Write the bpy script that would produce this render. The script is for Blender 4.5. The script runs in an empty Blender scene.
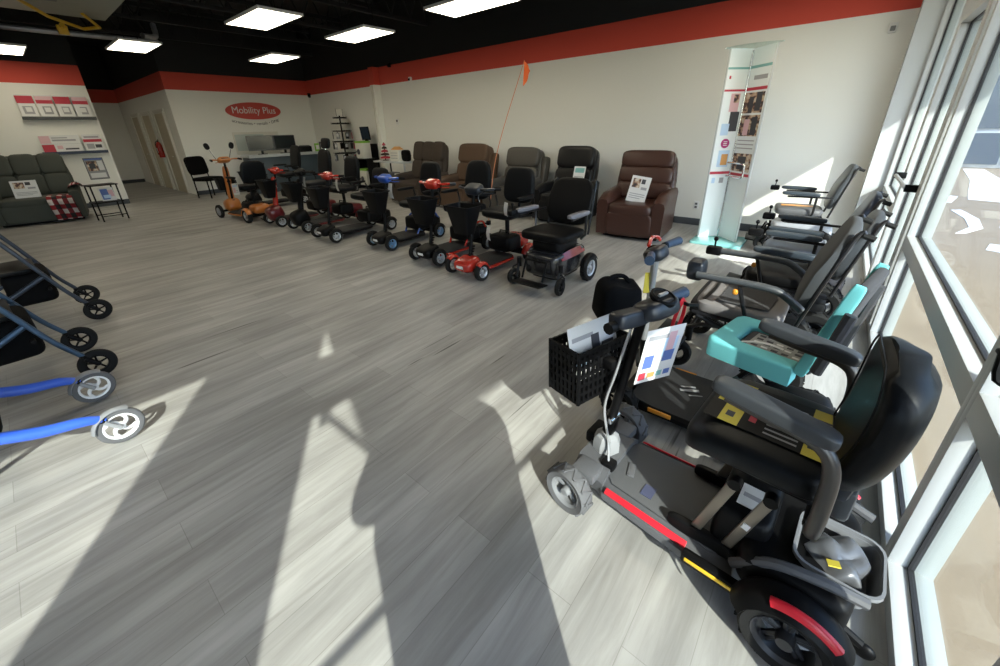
import bpy, bmesh, math, random
from mathutils import Vector as V, Matrix, Euler
random.seed(7)
PI = math.pi
C = bpy.context.scene.collection
S = bpy.context.scene

# ------------------------------------------------------------------ materials
MATS = {}
def mat(name, col, rough=.5, metal=0., bump=0., bscale=200., vary=0., vscale=3., coat=0., emit=None, spec=.5):
    if name in MATS: return MATS[name]
    m = bpy.data.materials.new(name); m.use_nodes = True
    nt = m.node_tree; N = nt.nodes; L = nt.links
    b = N['Principled BSDF']
    b.inputs['Base Color'].default_value = (*col, 1)
    b.inputs['Roughness'].default_value = rough
    b.inputs['Metallic'].default_value = metal
    b.inputs['Specular IOR Level'].default_value = spec
    if coat: b.inputs['Coat Weight'].default_value = coat; b.inputs['Coat Roughness'].default_value = .12
    if emit:
        b.inputs['Emission Color'].default_value = (*emit[:3], 1); b.inputs['Emission Strength'].default_value = emit[3]
    tc = N.new('ShaderNodeTexCoord')
    if vary:
        n = N.new('ShaderNodeTexNoise'); n.inputs['Scale'].default_value = vscale; n.inputs['Detail'].default_value = 4
        L.new(tc.outputs['Object'], n.inputs['Vector'])
        mx = N.new('ShaderNodeMix'); mx.data_type = 'RGBA'
        mx.inputs[6].default_value = (*[c*(1-vary) for c in col], 1)
        mx.inputs[7].default_value = (*[min(1, c*(1+vary)) for c in col], 1)
        L.new(n.outputs['Fac'], mx.inputs[0]); L.new(mx.outputs[2], b.inputs['Base Color'])
    if bump:
        n2 = N.new('ShaderNodeTexNoise'); n2.inputs['Scale'].default_value = bscale; n2.inputs['Detail'].default_value = 3
        L.new(tc.outputs['Object'], n2.inputs['Vector'])
        bp = N.new('ShaderNodeBump'); bp.inputs['Strength'].default_value = bump; bp.inputs['Distance'].default_value = .004
        L.new(n2.outputs['Fac'], bp.inputs['Height']); L.new(bp.outputs['Normal'], b.inputs['Normal'])
    MATS[name] = m
    return m

def floor_mat():
    m = bpy.data.materials.new('grey_wood_planks'); m.use_nodes = True
    nt = m.node_tree; N = nt.nodes; L = nt.links; b = N['Principled BSDF']
    geo = N.new('ShaderNodeNewGeometry')
    br = N.new('ShaderNodeTexBrick')
    br.inputs['Scale'].default_value = 1.0
    br.inputs['Brick Width'].default_value = 1.22; br.inputs['Row Height'].default_value = .182
    br.inputs['Mortar Size'].default_value = .0012; br.inputs['Mortar Smooth'].default_value = .2
    br.inputs['Bias'].default_value = 0
    br.offset = .37; br.offset_frequency = 2
    br.inputs['Color1'].default_value = (.325, .322, .315, 1); br.inputs['Color2'].default_value = (.395, .393, .385, 1)
    br.inputs['Mortar'].default_value = (.25, .245, .235, 1)
    L.new(geo.outputs['Position'], br.inputs['Vector'])
    mp = N.new('ShaderNodeMapping'); mp.inputs['Scale'].default_value = (1.1, 13, 1)
    L.new(geo.outputs['Position'], mp.inputs['Vector'])
    n1 = N.new('ShaderNodeTexNoise'); n1.inputs['Scale'].default_value = 1.6; n1.inputs['Detail'].default_value = 8; n1.inputs['Roughness'].default_value = .65; n1.inputs['Distortion'].default_value = .6
    L.new(mp.outputs['Vector'], n1.inputs['Vector'])
    mp2 = N.new('ShaderNodeMapping'); mp2.inputs['Scale'].default_value = (.7, 4, 1)
    L.new(geo.outputs['Position'], mp2.inputs['Vector'])
    n2 = N.new('ShaderNodeTexNoise'); n2.inputs['Scale'].default_value = 1.3; n2.inputs['Detail'].default_value = 4
    L.new(mp2.outputs['Vector'], n2.inputs['Vector'])
    cr = N.new('ShaderNodeValToRGB')
    cr.color_ramp.elements[0].position = .3; cr.color_ramp.elements[0].color = (.76, .75, .73, 1)
    cr.color_ramp.elements[1].position = .62; cr.color_ramp.elements[1].color = (1.07, 1.07, 1.06, 1)
    L.new(n1.outputs['Fac'], cr.inputs['Fac'])
    mu = N.new('ShaderNodeMix'); mu.data_type = 'RGBA'; mu.blend_type = 'MULTIPLY'; mu.inputs[0].default_value = 1
    L.new(br.outputs['Color'], mu.inputs[6]); L.new(cr.outputs['Color'], mu.inputs[7])
    cr2 = N.new('ShaderNodeValToRGB')
    cr2.color_ramp.elements[0].position = .35; cr2.color_ramp.elements[0].color = (.8, .79, .78, 1)
    cr2.color_ramp.elements[1].position = .65; cr2.color_ramp.elements[1].color = (1.15, 1.14, 1.12, 1)
    L.new(n2.outputs['Fac'], cr2.inputs['Fac'])
    mu2 = N.new('ShaderNodeMix'); mu2.data_type = 'RGBA'; mu2.blend_type = 'MULTIPLY'; mu2.inputs[0].default_value = 1
    L.new(mu.outputs[2], mu2.inputs[6]); L.new(cr2.outputs['Color'], mu2.inputs[7])
    # dark cracks along the grain
    mp3 = N.new('ShaderNodeMapping'); mp3.inputs['Scale'].default_value = (.9, 22, 1)
    L.new(geo.outputs['Position'], mp3.inputs['Vector'])
    n3 = N.new('ShaderNodeTexNoise'); n3.inputs['Scale'].default_value = 1.0; n3.inputs['Detail'].default_value = 2; n3.inputs['Distortion'].default_value = .3
    L.new(mp3.outputs['Vector'], n3.inputs['Vector'])
    cr3 = N.new('ShaderNodeValToRGB')
    e = cr3.color_ramp.elements; e[0].position = .265; e[0].color = (.30, .29, .28, 1); e[1].position = .295; e[1].color = (1, 1, 1, 1)
    L.new(n3.outputs['Fac'], cr3.inputs['Fac'])
    mu3 = N.new('ShaderNodeMix'); mu3.data_type = 'RGBA'; mu3.blend_type = 'MULTIPLY'; mu3.inputs[0].default_value = 1
    L.new(mu2.outputs[2], mu3.inputs[6]); L.new(cr3.outputs['Color'], mu3.inputs[7])
    L.new(mu3.outputs[2], b.inputs['Base Color'])
    b.inputs['Roughness'].default_value = .42
    bp = N.new('ShaderNodeBump'); bp.inputs['Strength'].default_value = .15; bp.inputs['Distance'].default_value = .002
    L.new(n1.outputs['Fac'], bp.inputs['Height']); L.new(bp.outputs['Normal'], b.inputs['Normal'])
    return m

def wall_mat(z0=2.61, z1=3.01):
    m = bpy.data.materials.new('painted_wall_with_red_band'); m.use_nodes = True
    nt = m.node_tree; N = nt.nodes; L = nt.links; b = N['Principled BSDF']
    geo = N.new('ShaderNodeNewGeometry'); sp = N.new('ShaderNodeSeparateXYZ'); L.new(geo.outputs['Position'], sp.inputs[0])
    def gt(v):
        k = N.new('ShaderNodeMath'); k.operation = 'GREATER_THAN'; k.inputs[1].default_value = v; L.new(sp.outputs['Z'], k.inputs[0]); return k
    mx = N.new('ShaderNodeMix'); mx.data_type = 'RGBA'
    mx.inputs[6].default_value = (.80, .79, .745, 1); mx.inputs[7].default_value = (.60, .07, .045, 1)
    L.new(gt(z0).outputs[0], mx.inputs[0])
    mx2 = N.new('ShaderNodeMix'); mx2.data_type = 'RGBA'; mx2.inputs[7].default_value = (.012, .013, .014, 1)
    L.new(mx.outputs[2], mx2.inputs[6]); L.new(gt(z1).outputs[0], mx2.inputs[0])
    L.new(mx2.outputs[2], b.inputs['Base Color']); b.inputs['Roughness'].default_value = .75
    n2 = N.new('ShaderNodeTexNoise'); n2.inputs['Scale'].default_value = 90; L.new(geo.outputs['Position'], n2.inputs['Vector'])
    bp = N.new('ShaderNodeBump'); bp.inputs['Strength'].default_value = .06; bp.inputs['Distance'].default_value = .003
    L.new(n2.outputs['Fac'], bp.inputs['Height']); L.new(bp.outputs['Normal'], b.inputs['Normal'])
    return m

def glass_mat(name, tint=(.93, .97, .96), refl=.05):
    m = bpy.data.materials.new(name); m.use_nodes = True
    nt = m.node_tree; N = nt.nodes; L = nt.links
    for n in list(N):
        if n.type == 'BSDF_PRINCIPLED': N.remove(n)
    out = N['Material Output']
    t = N.new('ShaderNodeBsdfTransparent'); t.inputs['Color'].default_value = (*tint, 1)
    g = N.new('ShaderNodeBsdfGlossy'); g.inputs['Roughness'].default_value = .02
    fr = N.new('ShaderNodeLayerWeight'); fr.inputs['Blend'].default_value = .15
    mt = N.new('ShaderNodeMath'); mt.operation = 'MULTIPLY_ADD'; mt.inputs[1].default_value = .10; mt.inputs[2].default_value = refl
    L.new(fr.outputs['Fresnel'], mt.inputs[0])
    mx = N.new('ShaderNodeMixShader'); L.new(mt.outputs[0], mx.inputs[0]); L.new(t.outputs[0], mx.inputs[1]); L.new(g.outputs[0], mx.inputs[2])
    L.new(mx.outputs[0], out.inputs['Surface'])
    return m

def plaid_mat():
    m = bpy.data.materials.new('plaid_fleece'); m.use_nodes = True
    nt = m.node_tree; N = nt.nodes; L = nt.links; b = N['Principled BSDF']
    tc = N.new('ShaderNodeTexCoord'); sp = N.new('ShaderNodeSeparateXYZ'); L.new(tc.outputs['UV'], sp.inputs[0])
    def stripe(out, per, th):
        a = N.new('ShaderNodeMath'); a.operation = 'MULTIPLY'; a.inputs[1].default_value = per; L.new(out, a.inputs[0])
        f = N.new('ShaderNodeMath'); f.operation = 'FRACT'; L.new(a.outputs[0], f.inputs[0])
        g = N.new('ShaderNodeMath'); g.operation = 'GREATER_THAN'; g.inputs[1].default_value = th; L.new(f.outputs[0], g.inputs[0]); return g
    sx = stripe(sp.outputs['X'], 2.6, .5); sy = stripe(sp.outputs['Y'], 3.6, .5)
    m1 = N.new('ShaderNodeMix'); m1.data_type = 'RGBA'; m1.inputs[6].default_value = (.22, .011, .016, 1); m1.inputs[7].default_value = (.014, .011, .013, 1); L.new(sx.outputs[0], m1.inputs[0])
    m2 = N.new('ShaderNodeMix'); m2.data_type = 'RGBA'; m2.inputs[6].default_value = (.52, .46, .44, 1); m2.inputs[7].default_value = (.13, .01, .014, 1); L.new(sx.outputs[0], m2.inputs[0])
    m3 = N.new('ShaderNodeMix'); m3.data_type = 'RGBA'; L.new(sy.outputs[0], m3.inputs[0]); L.new(m1.outputs[2], m3.inputs[6]); L.new(m2.outputs[2], m3.inputs[7])
    L.new(m3.outputs[2], b.inputs['Base Color']); b.inputs['Roughness'].default_value = .95
    return m

BLK = mat('black_plastic', (.0045, .0045, .005), .45, spec=.14)
DBL = mat('dark_blue_black_plastic', (.016, .02, .028), .38)
RUB = mat('black_rubber', (.010, .010, .010), .75, bump=.2, bscale=300, spec=.25)
GRUB = mat('grey_rubber', (.10, .10, .105), .75, bump=.2, bscale=300)
TUB = mat('black_tube', (.010, .010, .012), .3)
GRT = mat('warm_grey_metal', (.26, .225, .185), .35, .7)
DGR = mat('dark_grey_plastic', (.095, .097, .105), .5, bump=.12, bscale=500)
MGR = mat('mid_grey_plastic', (.20, .205, .215), .5)
LGR = mat('light_grey_plastic', (.27, .275, .285), .5)
DECK = mat('black_deck_mat', (.010, .011, .013), .7, bump=.3, bscale=400)
VIN = mat('black_vinyl', (.005, .006, .0075), .40, spec=.16, bump=.08, bscale=250)
FAB = mat('black_fabric', (.0045, .0045, .005), .85, spec=.10, bump=.3, bscale=500)
CHR = mat('chrome', (.75, .76, .78), .18, 1.)
SIL = mat('silver_paint', (.48, .49, .51), .35, .6)
HUB = mat('silver_hub', (.52, .55, .60), .35, .5)
RED = mat('red_gloss', (.42, .022, .012), .25, coat=.5)
DRED = mat('dark_red_gloss', (.11, .008, .01), .3, coat=.4)
REDR = mat('red_reflector', (.62, .02, .035), .3)
YELR = mat('yellow_reflector', (.75, .48, .03), .35)
ORAR = mat('orange_reflector', (.75, .30, .03), .35)
ORA = mat('orange_gloss', (.46, .15, .03), .3, coat=.4)
BLU = mat('blue_gloss', (.02, .08, .40), .3, coat=.4)
RBLU = mat('bright_blue_paint', (.035, .115, .62), .35, coat=.3)
SBLU = mat('steel_blue_paint', (.055, .10, .165), .35, .4)
TEAL = mat('teal_fabric', (.15, .54, .58), .8, bump=.2, bscale=350)
PAP = mat('white_paper', (.68, .68, .68), .7)
PRN = mat('print_grey', (.32, .32, .34), .7)
PRD = mat('print_dark', (.05, .05, .06), .7)
PRR = mat('print_red', (.45, .035, .06), .7)
PRM = mat('print_magenta', (.36, .03, .15), .7)
PRB = mat('print_blue', (.10, .16, .42), .7)
PLB = mat('print_light_blue', (.45, .60, .78), .7)
PRO = mat('print_orange', (.60, .30, .10), .7)
PRT = mat('print_tan', (.42, .30, .20), .7)
PRP = mat('print_pink', (.66, .42, .46), .7)
PRG = mat('print_green', (.12, .32, .12), .7)
PTL = mat('print_teal', (.20, .42, .42), .7)
YEL = mat('yellow_label', (.62, .50, .05), .6)
WHT = mat('white_plastic', (.75, .75, .75), .45)
ALU = mat('white_aluminium', (.50, .515, .52), .45, 0., spec=.3)
ALX = mat('outer_aluminium_toned_down', (.33, .355, .35), .5, spec=.25)  # same frame metal, outer half coloured darker to hold down the sunlight on it
GSK = mat('black_gasket', (.012, .012, .014), .6)
NAVY = mat('navy_vinyl', (.022, .032, .06), .35)
GRV = mat('grey_vinyl', (.045, .05, .057), .45, bump=.08)
GBV = mat('blue_grey_vinyl', (.034, .045, .058), .4)
TGR = mat('taupe_fabric', (.21, .19, .19), .9, bump=.25, bscale=500)
SEATG = mat('charcoal_fabric', (.045, .045, .05), .9, bump=.25, bscale=500)
BRN1 = mat('dark_brown_fabric', (.040, .027, .019), .8, bump=.3, bscale=180, vary=.15)
BRN2 = mat('tan_brown_fabric', (.080, .044, .024), .75, bump=.3, bscale=180, vary=.12)
TAUP = mat('grey_brown_leather', (.062, .055, .047), .5, bump=.25, bscale=120)
BLKL = mat('black_leather', (.008, .008, .009), .32, spec=.28, bump=.2, bscale=120)
BRNL = mat('brown_leather', (.05, .0205, .0145), .33, bump=.25, bscale=120, vary=.12)
GRNG = mat('grey_green_fabric', (.055, .06, .05), .85, bump=.35, bscale=160, vary=.15)
BLACKP = mat('black_paint', (.010, .011, .012), .7)
BASEB = mat('dark_grey_baseboard', (.06, .068, .078), .6)
WHITEP = mat('white_trim_paint', (.66, .64, .58), .55)
DOORP = mat('beige_door_paint', (.50, .44, .33), .6)
GALV = mat('galvanised_steel', (.33, .34, .29), .5, .3, vary=.1)
GASY = mat('yellow_gas_pipe_paint', (.62, .38, .02), .45)
LAMP = mat('lit_ceiling_panel', (.9, .9, .85), .5, emit=(1., .905, .69, 8.6))
GREEN = mat('lime_green_plastic', (.20, .45, .04), .45)
DESKT = mat('pale_grey_worktop', (.50, .52, .53), .4)
DESKF = mat('blue_grey_desk_front', (.05, .07, .085), .5)
SCRN = mat('dark_screen', (.012, .016, .02), .15)
GLASS = glass_mat('window_glass')
SKIN = mat('skin', (.55, .33, .25), .5)
CONC = mat('tan_concrete', (.23, .18, .125), .9, bump=.3, bscale=60, vary=.14, vscale=1.2)
def photo_mat():
    m = mat('printed_photo', (.4, .3, .2), .6); nt = m.node_tree; N = nt.nodes; L = nt.links; b = N['Principled BSDF']
    tc = N.new('ShaderNodeTexCoord'); n = N.new('ShaderNodeTexNoise'); n.inputs['Scale'].default_value = 17; n.inputs['Detail'].default_value = 2
    L.new(tc.outputs['Object'], n.inputs['Vector']); cr = N.new('ShaderNodeValToRGB'); e = cr.color_ramp.elements
    e[0].position = .34; e[0].color = (.03, .025, .03, 1); e[1].position = .7; e[1].color = (.62, .58, .52, 1)
    k = e.new(.45); k.color = (.12, .06, .05, 1); k = e.new(.52); k.color = (.42, .27, .18, 1); k = e.new(.6); k.color = (.55, .44, .33, 1)
    L.new(n.outputs['Fac'], cr.inputs['Fac']); L.new(cr.outputs['Color'], b.inputs['Base Color']); return m
PRT = photo_mat()
FLOORM = floor_mat(); WALLM = wall_mat(); PLAID = plaid_mat()
ORF = mat('orange_flag_cloth', (.85, .16, .03), .7)

# ------------------------------------------------------------------ mesh collector
class M:
    def __init__(self): self.bm = bmesh.new(); self.mats = []
    def mi(self, m):
        if m not in self.mats: self.mats.append(m)
        return self.mats.index(m)
    def add(self, tmp, m, T=None):
        if T is not None: tmp.transform(T)
        i = self.mi(m)
        for f in tmp.faces: f.material_index = i; f.smooth = True
        me = bpy.data.meshes.new('t'); tmp.to_mesh(me); tmp.free()
        self.bm.from_mesh(me); bpy.data.meshes.remove(me)
        return self
    def box(self, c, s, m, rot=(0, 0, 0), bev=0., seg=2):
        t = bmesh.new(); bmesh.ops.create_cube(t, size=1)
        t.transform(Matrix.Diagonal((*s, 1)))
        if bev: bmesh.ops.bevel(t, geom=list(t.edges), offset=min(bev, min(s)*.49), segments=seg, profile=.5, affect='EDGES')
        return self.add(t, m, Matrix.Translation(c) @ Euler(rot).to_matrix().to_4x4())
    def sq(self, c, s, m, e1=.3, e2=.3, rot=(0, 0, 0), nu=24, nv=14, warp=None):
        """puffy rounded box: superquadric of full size s"""
        t = bmesh.new()
        pw = lambda v, e: math.copysign(abs(v)**e, v)
        rows = []
        for j in range(1, nv):
            a = -PI/2 + PI*j/nv
            rows.append([t.verts.new((s[0]/2*pw(math.cos(a), e1)*pw(math.cos(2*PI*i/nu), e2),
                                      s[1]/2*pw(math.cos(a), e1)*pw(math.sin(2*PI*i/nu), e2),
                                      s[2]/2*pw(math.sin(a), e1))) for i in range(nu)])
        b = t.verts.new((0, 0, -s[2]/2)); d = t.verts.new((0, 0, s[2]/2))
        for r0, r1 in zip(rows, rows[1:]):
            for i in range(nu): t.faces.new((r0[i], r0[(i+1) % nu], r1[(i+1) % nu], r1[i]))
        for i in range(nu):
            t.faces.new((b, rows[0][(i+1) % nu], rows[0][i])); t.faces.new((d, rows[-1][i], rows[-1][(i+1) % nu]))
        if warp:
            for v in t.verts: v.co = V(warp(v.co))
        return self.add(t, m, Matrix.Translation(c) @ Euler(rot).to_matrix().to_4x4())
    def tube(self, pts, r, m, n=8, smooth=0, closed=False, flat=1.):
        pts = [V(p) for p in pts]
        if not isinstance(r, (list, tuple)): r = [r]*len(pts)
        if smooth:
            P, R = [], []
            k = len(pts); rng = range(k if closed else k-1)
            for i in rng:
                p0 = pts[(i-1) % k] if closed or i else pts[0]*2-pts[1]
                p1 = pts[i]; p2 = pts[(i+1) % k]
                p3 = pts[(i+2) % k] if closed or i+2 < k else p2*2-p1
                for q in range(smooth):
                    u = q/smooth
                    P.append(.5*((2*p1)+(p2-p0)*u+(2*p0-5*p1+4*p2-p3)*u*u+(3*p1-p0-3*p2+p3)*u**3)); R.append(r[i]*(1-u)+r[(i+1) % k]*u)
            if not closed: P.append(pts[-1]); R.append(r[-1])
            pts, r = P, R
        t = bmesh.new(); k = len(pts); rings = []
        up = None
        for i, p in enumerate(pts):
            if closed: d = (pts[(i+1) % k]-pts[i-1]).normalized()
            else: d = ((pts[min(i+1, k-1)]-p).normalized()+(p-pts[max(i-1, 0)]).normalized()).normalized()
            if up is None:
                up = V((0, 0, 1)) if abs(d.z) < .9 else V((1, 0, 0))
            up = (up-d*up.dot(d)).normalized(); side = d.cross(up)
            rings.append([t.verts.new(p+(up*math.sin(2*PI*j/n)*flat+side*math.cos(2*PI*j/n))*r[i]) for j in range(n)])
        for i in range(k if closed else k-1):
            a, b = rings[i], rings[(i+1) % k]
            for j in range(n): t.faces.new((a[j], a[(j+1) % n], b[(j+1) % n], b[j]))
        if not closed: t.faces.new(rings[0][::-1]); t.faces.new(rings[-1])
        bmesh.ops.recalc_face_normals(t, faces=list(t.faces))
        return self.add(t, m)
    def cyl(self, p, q, r, m, n=16, r2=None):
        return self.tube([p, q], [r, r if r2 is None else r2], m, n)
    def lathe(self, prof, m, c=(0, 0, 0), axis='Z', n=24):
        t = bmesh.new(); rings = []
        for rr, z in prof: rings.append([t.verts.new((rr*math.cos(2*PI*j/n), rr*math.sin(2*PI*j/n), z)) for j in range(n)])
        for a, b in zip(rings, rings[1:]):
            for j in range(n): t.faces.new((a[j], a[(j+1) % n], b[(j+1) % n], b[j]))
        if prof[0][0] > 1e-5 and prof[0] != prof[-1]: t.faces.new(rings[0][::-1])
        if prof[-1][0] > 1e-5 and prof[0] != prof[-1]: t.faces.new(rings[-1])
        bmesh.ops.remove_doubles(t, verts=list(t.verts), dist=1e-6)
        bmesh.ops.recalc_face_normals(t, faces=list(t.faces))
        R = {'Z': Matrix(), 'Y': Matrix.Rotation(-PI/2, 4, 'X'), 'X': Matrix.Rotation(PI/2, 4, 'Y')}[axis]
        return self.add(t, m, Matrix.Translation(c) @ R)
    def prism(self, poly, th, m, T=None, bev=0.):
        """outline in local XY extruded from z=0 to z=th, placed by T"""
        t = bmesh.new()
        a = [t.verts.new((x, y, 0)) for x, y in poly]; b = [t.verts.new((x, y, th)) for x, y in poly]
        k = len(poly); t.faces.new(a[::-1]); t.faces.new(b)
        for i in range(k): t.faces.new((a[i], a[(i+1) % k], b[(i+1) % k], b[i]))
        bmesh.ops.recalc_face_normals(t, faces=list(t.faces))
        if bev:
            es = [e for e in t.edges if abs(e.verts[0].co.z-e.verts[1].co.z) < 1e-6]
            bmesh.ops.bevel(t, geom=es, offset=bev, segments=2, profile=.5, affect='EDGES')
        return self.add(t, m, T)
    def loft(self, rings, m, cap=True, closed=True):
        t = bmesh.new(); R = [[t.verts.new(p) for p in r] for r in rings]
        n = len(R[0])
        for a, b in zip(R, R[1:]):
            for j in range(n if closed else n-1): t.faces.new((a[j], a[(j+1) % n], b[(j+1) % n], b[j]))
        if cap and closed: t.faces.new(R[0][::-1]); t.faces.new(R[-1])
        bmesh.ops.recalc_face_normals(t, faces=list(t.faces))
        return self.add(t, m)
    def sheet(self, fn, nu, nv, th, m, uv=False):
        t = bmesh.new()
        g = [[t.verts.new(fn(i/nu, j/nv)) for i in range(nu+1)] for j in range(nv+1)]
        ul = t.loops.layers.uv.new('UVMap') if uv else None
        for j in range(nv):
            for i in range(nu):
                f = t.faces.new((g[j][i], g[j][i+1], g[j+1][i+1], g[j+1][i]))
                if uv:
                    for l, (a, b) in zip(f.loops, ((i, j), (i+1, j), (i+1, j+1), (i, j+1))): l[ul].uv = (a/nu, b/nv)
        bmesh.ops.recalc_face_normals(t, faces=list(t.faces))
        bmesh.ops.solidify(t, geom=list(t.faces), thickness=th)
        return self.add(t, m)

def obj(name, mm, parent=None, loc=None, angle=40):
    me = bpy.data.meshes.new(name); mm.bm.to_mesh(me); mm.bm.free()
    for m in mm.mats: me.materials.append(m)
    me.set_sharp_from_angle(angle=math.radians(angle))
    o = bpy.data.objects.new(name, me); C.objects.link(o)
    if parent: o.parent = parent
    if loc: o.location = loc
    return o
def tag(o, label, cat, group=None):
    o['label'] = label; o['category'] = cat
    if group: o['group'] = group
    return o
def thing(name, label, cat, loc=(0, 0, 0), rz=0., group=None):
    o = bpy.data.objects.new(name, None); C.objects.link(o); o.empty_display_size = .1
    o.location = loc; o.rotation_euler = (0, 0, rz)
    return tag(o, label, cat, group)
def struct(name, mm, parent=None, angle=40):
    o = obj(name, mm, parent, angle=angle)
    if not parent: o['kind'] = 'structure'
    return o
def rrect(w, h, r, n=5, cx=0, cy=0):
    P = []
    for sx, sy, a in ((1, 1, 0), (-1, 1, 90), (-1, -1, 180), (1, -1, 270)):
        for k in range(n+1):
            t = math.radians(a+90*k/n); P.append((cx+sx*(w/2-r)+r*math.cos(t), cy+sy*(h/2-r)+r*math.sin(t)))
    return P
def frame(o, x, y, z=None):
    """matrix with origin o, x axis x, y axis y"""
    x = V(x).normalized(); y = V(y); z = x.cross(y).normalized(); y = z.cross(x)
    m = Matrix((x, y, z)).transposed().to_4x4(); m.translation = V(o); return m
def page(T, w, h, blocks, th=.002, base=PAP):
    """printed sheet: base slab with printed areas 0..1 across and up, on the +z side of T"""
    m = M(); t = bmesh.new(); bmesh.ops.create_cube(t, size=1); t.transform(Matrix.Translation((w/2, h/2, th/2)) @ Matrix.Diagonal((w, h, th, 1)))
    m.add(t, base, T)
    for k, (x0, y0, x1, y1, c) in enumerate(blocks):
        t = bmesh.new(); bmesh.ops.create_cube(t, size=1)
        t.transform(Matrix.Translation(((x0+x1)/2*w, (y0+y1)/2*h, th+.0002+k*.00005)) @ Matrix.Diagonal(((x1-x0)*w, (y1-y0)*h, .0006, 1)))
        m.add(t, c, T)
    return m
def text(name, body, size, T, m, parent=None, ext=.002, align='CENTER', sx=1.):
    cu = bpy.data.curves.new(name, 'FONT'); cu.body = body; cu.size = size; cu.extrude = ext; cu.align_x = align; cu.align_y = 'CENTER'
    cu.materials.append(m); to = bpy.data.objects.new(name, cu); C.objects.link(to); bpy.context.view_layer.update()
    me = bpy.data.meshes.new_from_object(to.evaluated_get(bpy.context.evaluated_depsgraph_get())); bpy.data.objects.remove(to); bpy.data.curves.remove(cu)
    o = bpy.data.objects.new(name, me); C.objects.link(o)
    me.transform(T @ Matrix.Diagonal((sx, 1, 1, 1)))
    if parent: o.parent = parent
    return o

# ------------------------------------------------------------------ wheels (shared meshes)
WC = {}
def wheel(parent, loc, r, w, tire=RUB, hub=HUB, n=5, yaw=0., style='spoke', hr=.62, lean=0.):
    key = (round(r, 3), round(w, 3), tire.name, hub.name, n, style, hr)
    if key not in WC:
        a = M(); ri = r*hr; b = w/2
        a.lathe([(ri, -b*.8), (r*.9, -b), (r*.97, -b*.75), (r, -b*.3), (r, b*.3), (r*.97, b*.75), (r*.9, b), (ri, b*.8), (ri, -b*.8)], tire, axis='Y', n=32)
        if r > .1 and w > .055:
            for k in range(24):
                t = 2*PI*k/24
                a.box((math.cos(t)*r, 0, math.sin(t)*r), (.007, w*.8, .009), tire, rot=(.5 if k % 2 else -.5, -t, 0))
        h = M()
        h.lathe([(ri*.86, -b*.62), (ri*1.01, -b*.85), (ri*1.01, b*.85), (ri*.86, b*.62), (ri*.86, -b*.62)], hub, axis='Y', n=28)
        h.lathe([(0.0, -b*.95), (ri*.25, -b*.9), (ri*.3, -b*.5), (ri*.3, b*.5), (ri*.25, b*.9), (0.0, b*.95)], hub, axis='Y', n=16)
        if style == 'disc':
            h.lathe([(0, -b*.35), (ri*.9, -b*.35), (ri*.9, b*.35), (0, b*.35)], BLK, axis='Y', n=24)
        for k in range(n):
            t = 2*PI*k/n+.3
            if style == 'swirl':
                P = [(math.cos(t+q*.9)*ri*(.25+.65*q), 0, math.sin(t+q*.9)*ri*(.25+.65*q)) for q in (0, .33, .66, 1)]
                h.tube(P, [ri*.13, ri*.14, ri*.12, ri*.16], hub, 6, smooth=3)
            else:
                for s in ((-.13, .13) if style == 'double' else (0,)):
                    h.tube([(math.cos(t+s*1.5)*ri*.2, 0, math.sin(t+s*1.5)*ri*.2), (math.cos(t+s)*ri*.92, 0, math.sin(t+s)*ri*.92)], [ri*.12, ri*.10], hub, 6, flat=1.)
        ao = obj('wheel', a); ho = obj('hub', h)
        WC[key] = (ao.data, ho.data); bpy.data.objects.remove(ao); bpy.data.objects.remove(ho)
    ma, mh = WC[key]
    o = bpy.data.objects.new('wheel', ma); C.objects.link(o); o.parent = parent; o.location = loc; o.rotation_euler = (lean, 0, yaw)
    h = bpy.data.objects.new('hub', mh); C.objects.link(h); h.parent = o
    return o

def xf(m, T):
    m.bm.transform(T); return m

# ------------------------------------------------------------------ camera, sun, sky
H = 1.52
yaw, pitch, roll = .870570, .399690, -.0252783
f_ = V((math.sin(yaw)*math.cos(pitch), math.cos(yaw)*math.cos(pitch), -math.sin(pitch)))
r0 = V((math.cos(yaw), -math.sin(yaw), 0)); u0 = r0.cross(f_)
r_ = r0*math.cos(roll)+u0*math.sin(roll); u_ = u0*math.cos(roll)-r0*math.sin(roll)
cd = bpy.data.cameras.new('camera'); cam = bpy.data.objects.new('camera', cd); C.objects.link(cam)
mw = Matrix((r_, u_, -f_)).transposed().to_4x4(); mw.translation = (0, 0, H); cam.matrix_world = mw
cd.sensor_width = 36; cd.lens = 36*391.682/1000; cd.shift_y = -39.515/1000; cd.clip_start = .02; cd.clip_end = 300
S.camera = cam
el = math.radians(34.8); az = V((.563, .827, 0)).normalized()
sd = V((az.x*math.cos(el), az.y*math.cos(el), -math.sin(el)))
sl = bpy.data.lights.new('sun', 'SUN'); sl.energy = 9.4; sl.angle = math.radians(.6); sl.color = (1, .95, .86)
so = bpy.data.objects.new('sun', sl); C.objects.link(so); so.rotation_euler = (-sd).to_track_quat('Z', 'Y').to_euler(); so.location = (-6, -8, 10)
w = bpy.data.worlds.new('sky'); S.world = w; w.use_nodes = True
N = w.node_tree.nodes; L = w.node_tree.links
sk = N.new('ShaderNodeTexSky'); sk.sky_type = 'NISHITA'; sk.sun_disc = False
sk.sun_elevation = el; sk.sun_rotation = math.atan2(-az.x, -az.y); sk.altitude = 100; sk.dust_density = 2
mu = N.new('ShaderNodeMix'); mu.data_type = 'RGBA'; mu.blend_type = 'MULTIPLY'; mu.inputs[0].default_value = 1; mu.inputs[7].default_value = (.84, .97, 1.18, 1)
L.new(sk.outputs[0], mu.inputs[6]); L.new(mu.outputs[2], N['Background'].inputs['Color']); N['Background'].inputs['Strength'].default_value = .64
S.view_settings.view_transform = 'Standard'; S.view_settings.look = 'None'; S.view_settings.exposure = 0; S.view_settings.gamma = 1
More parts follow.
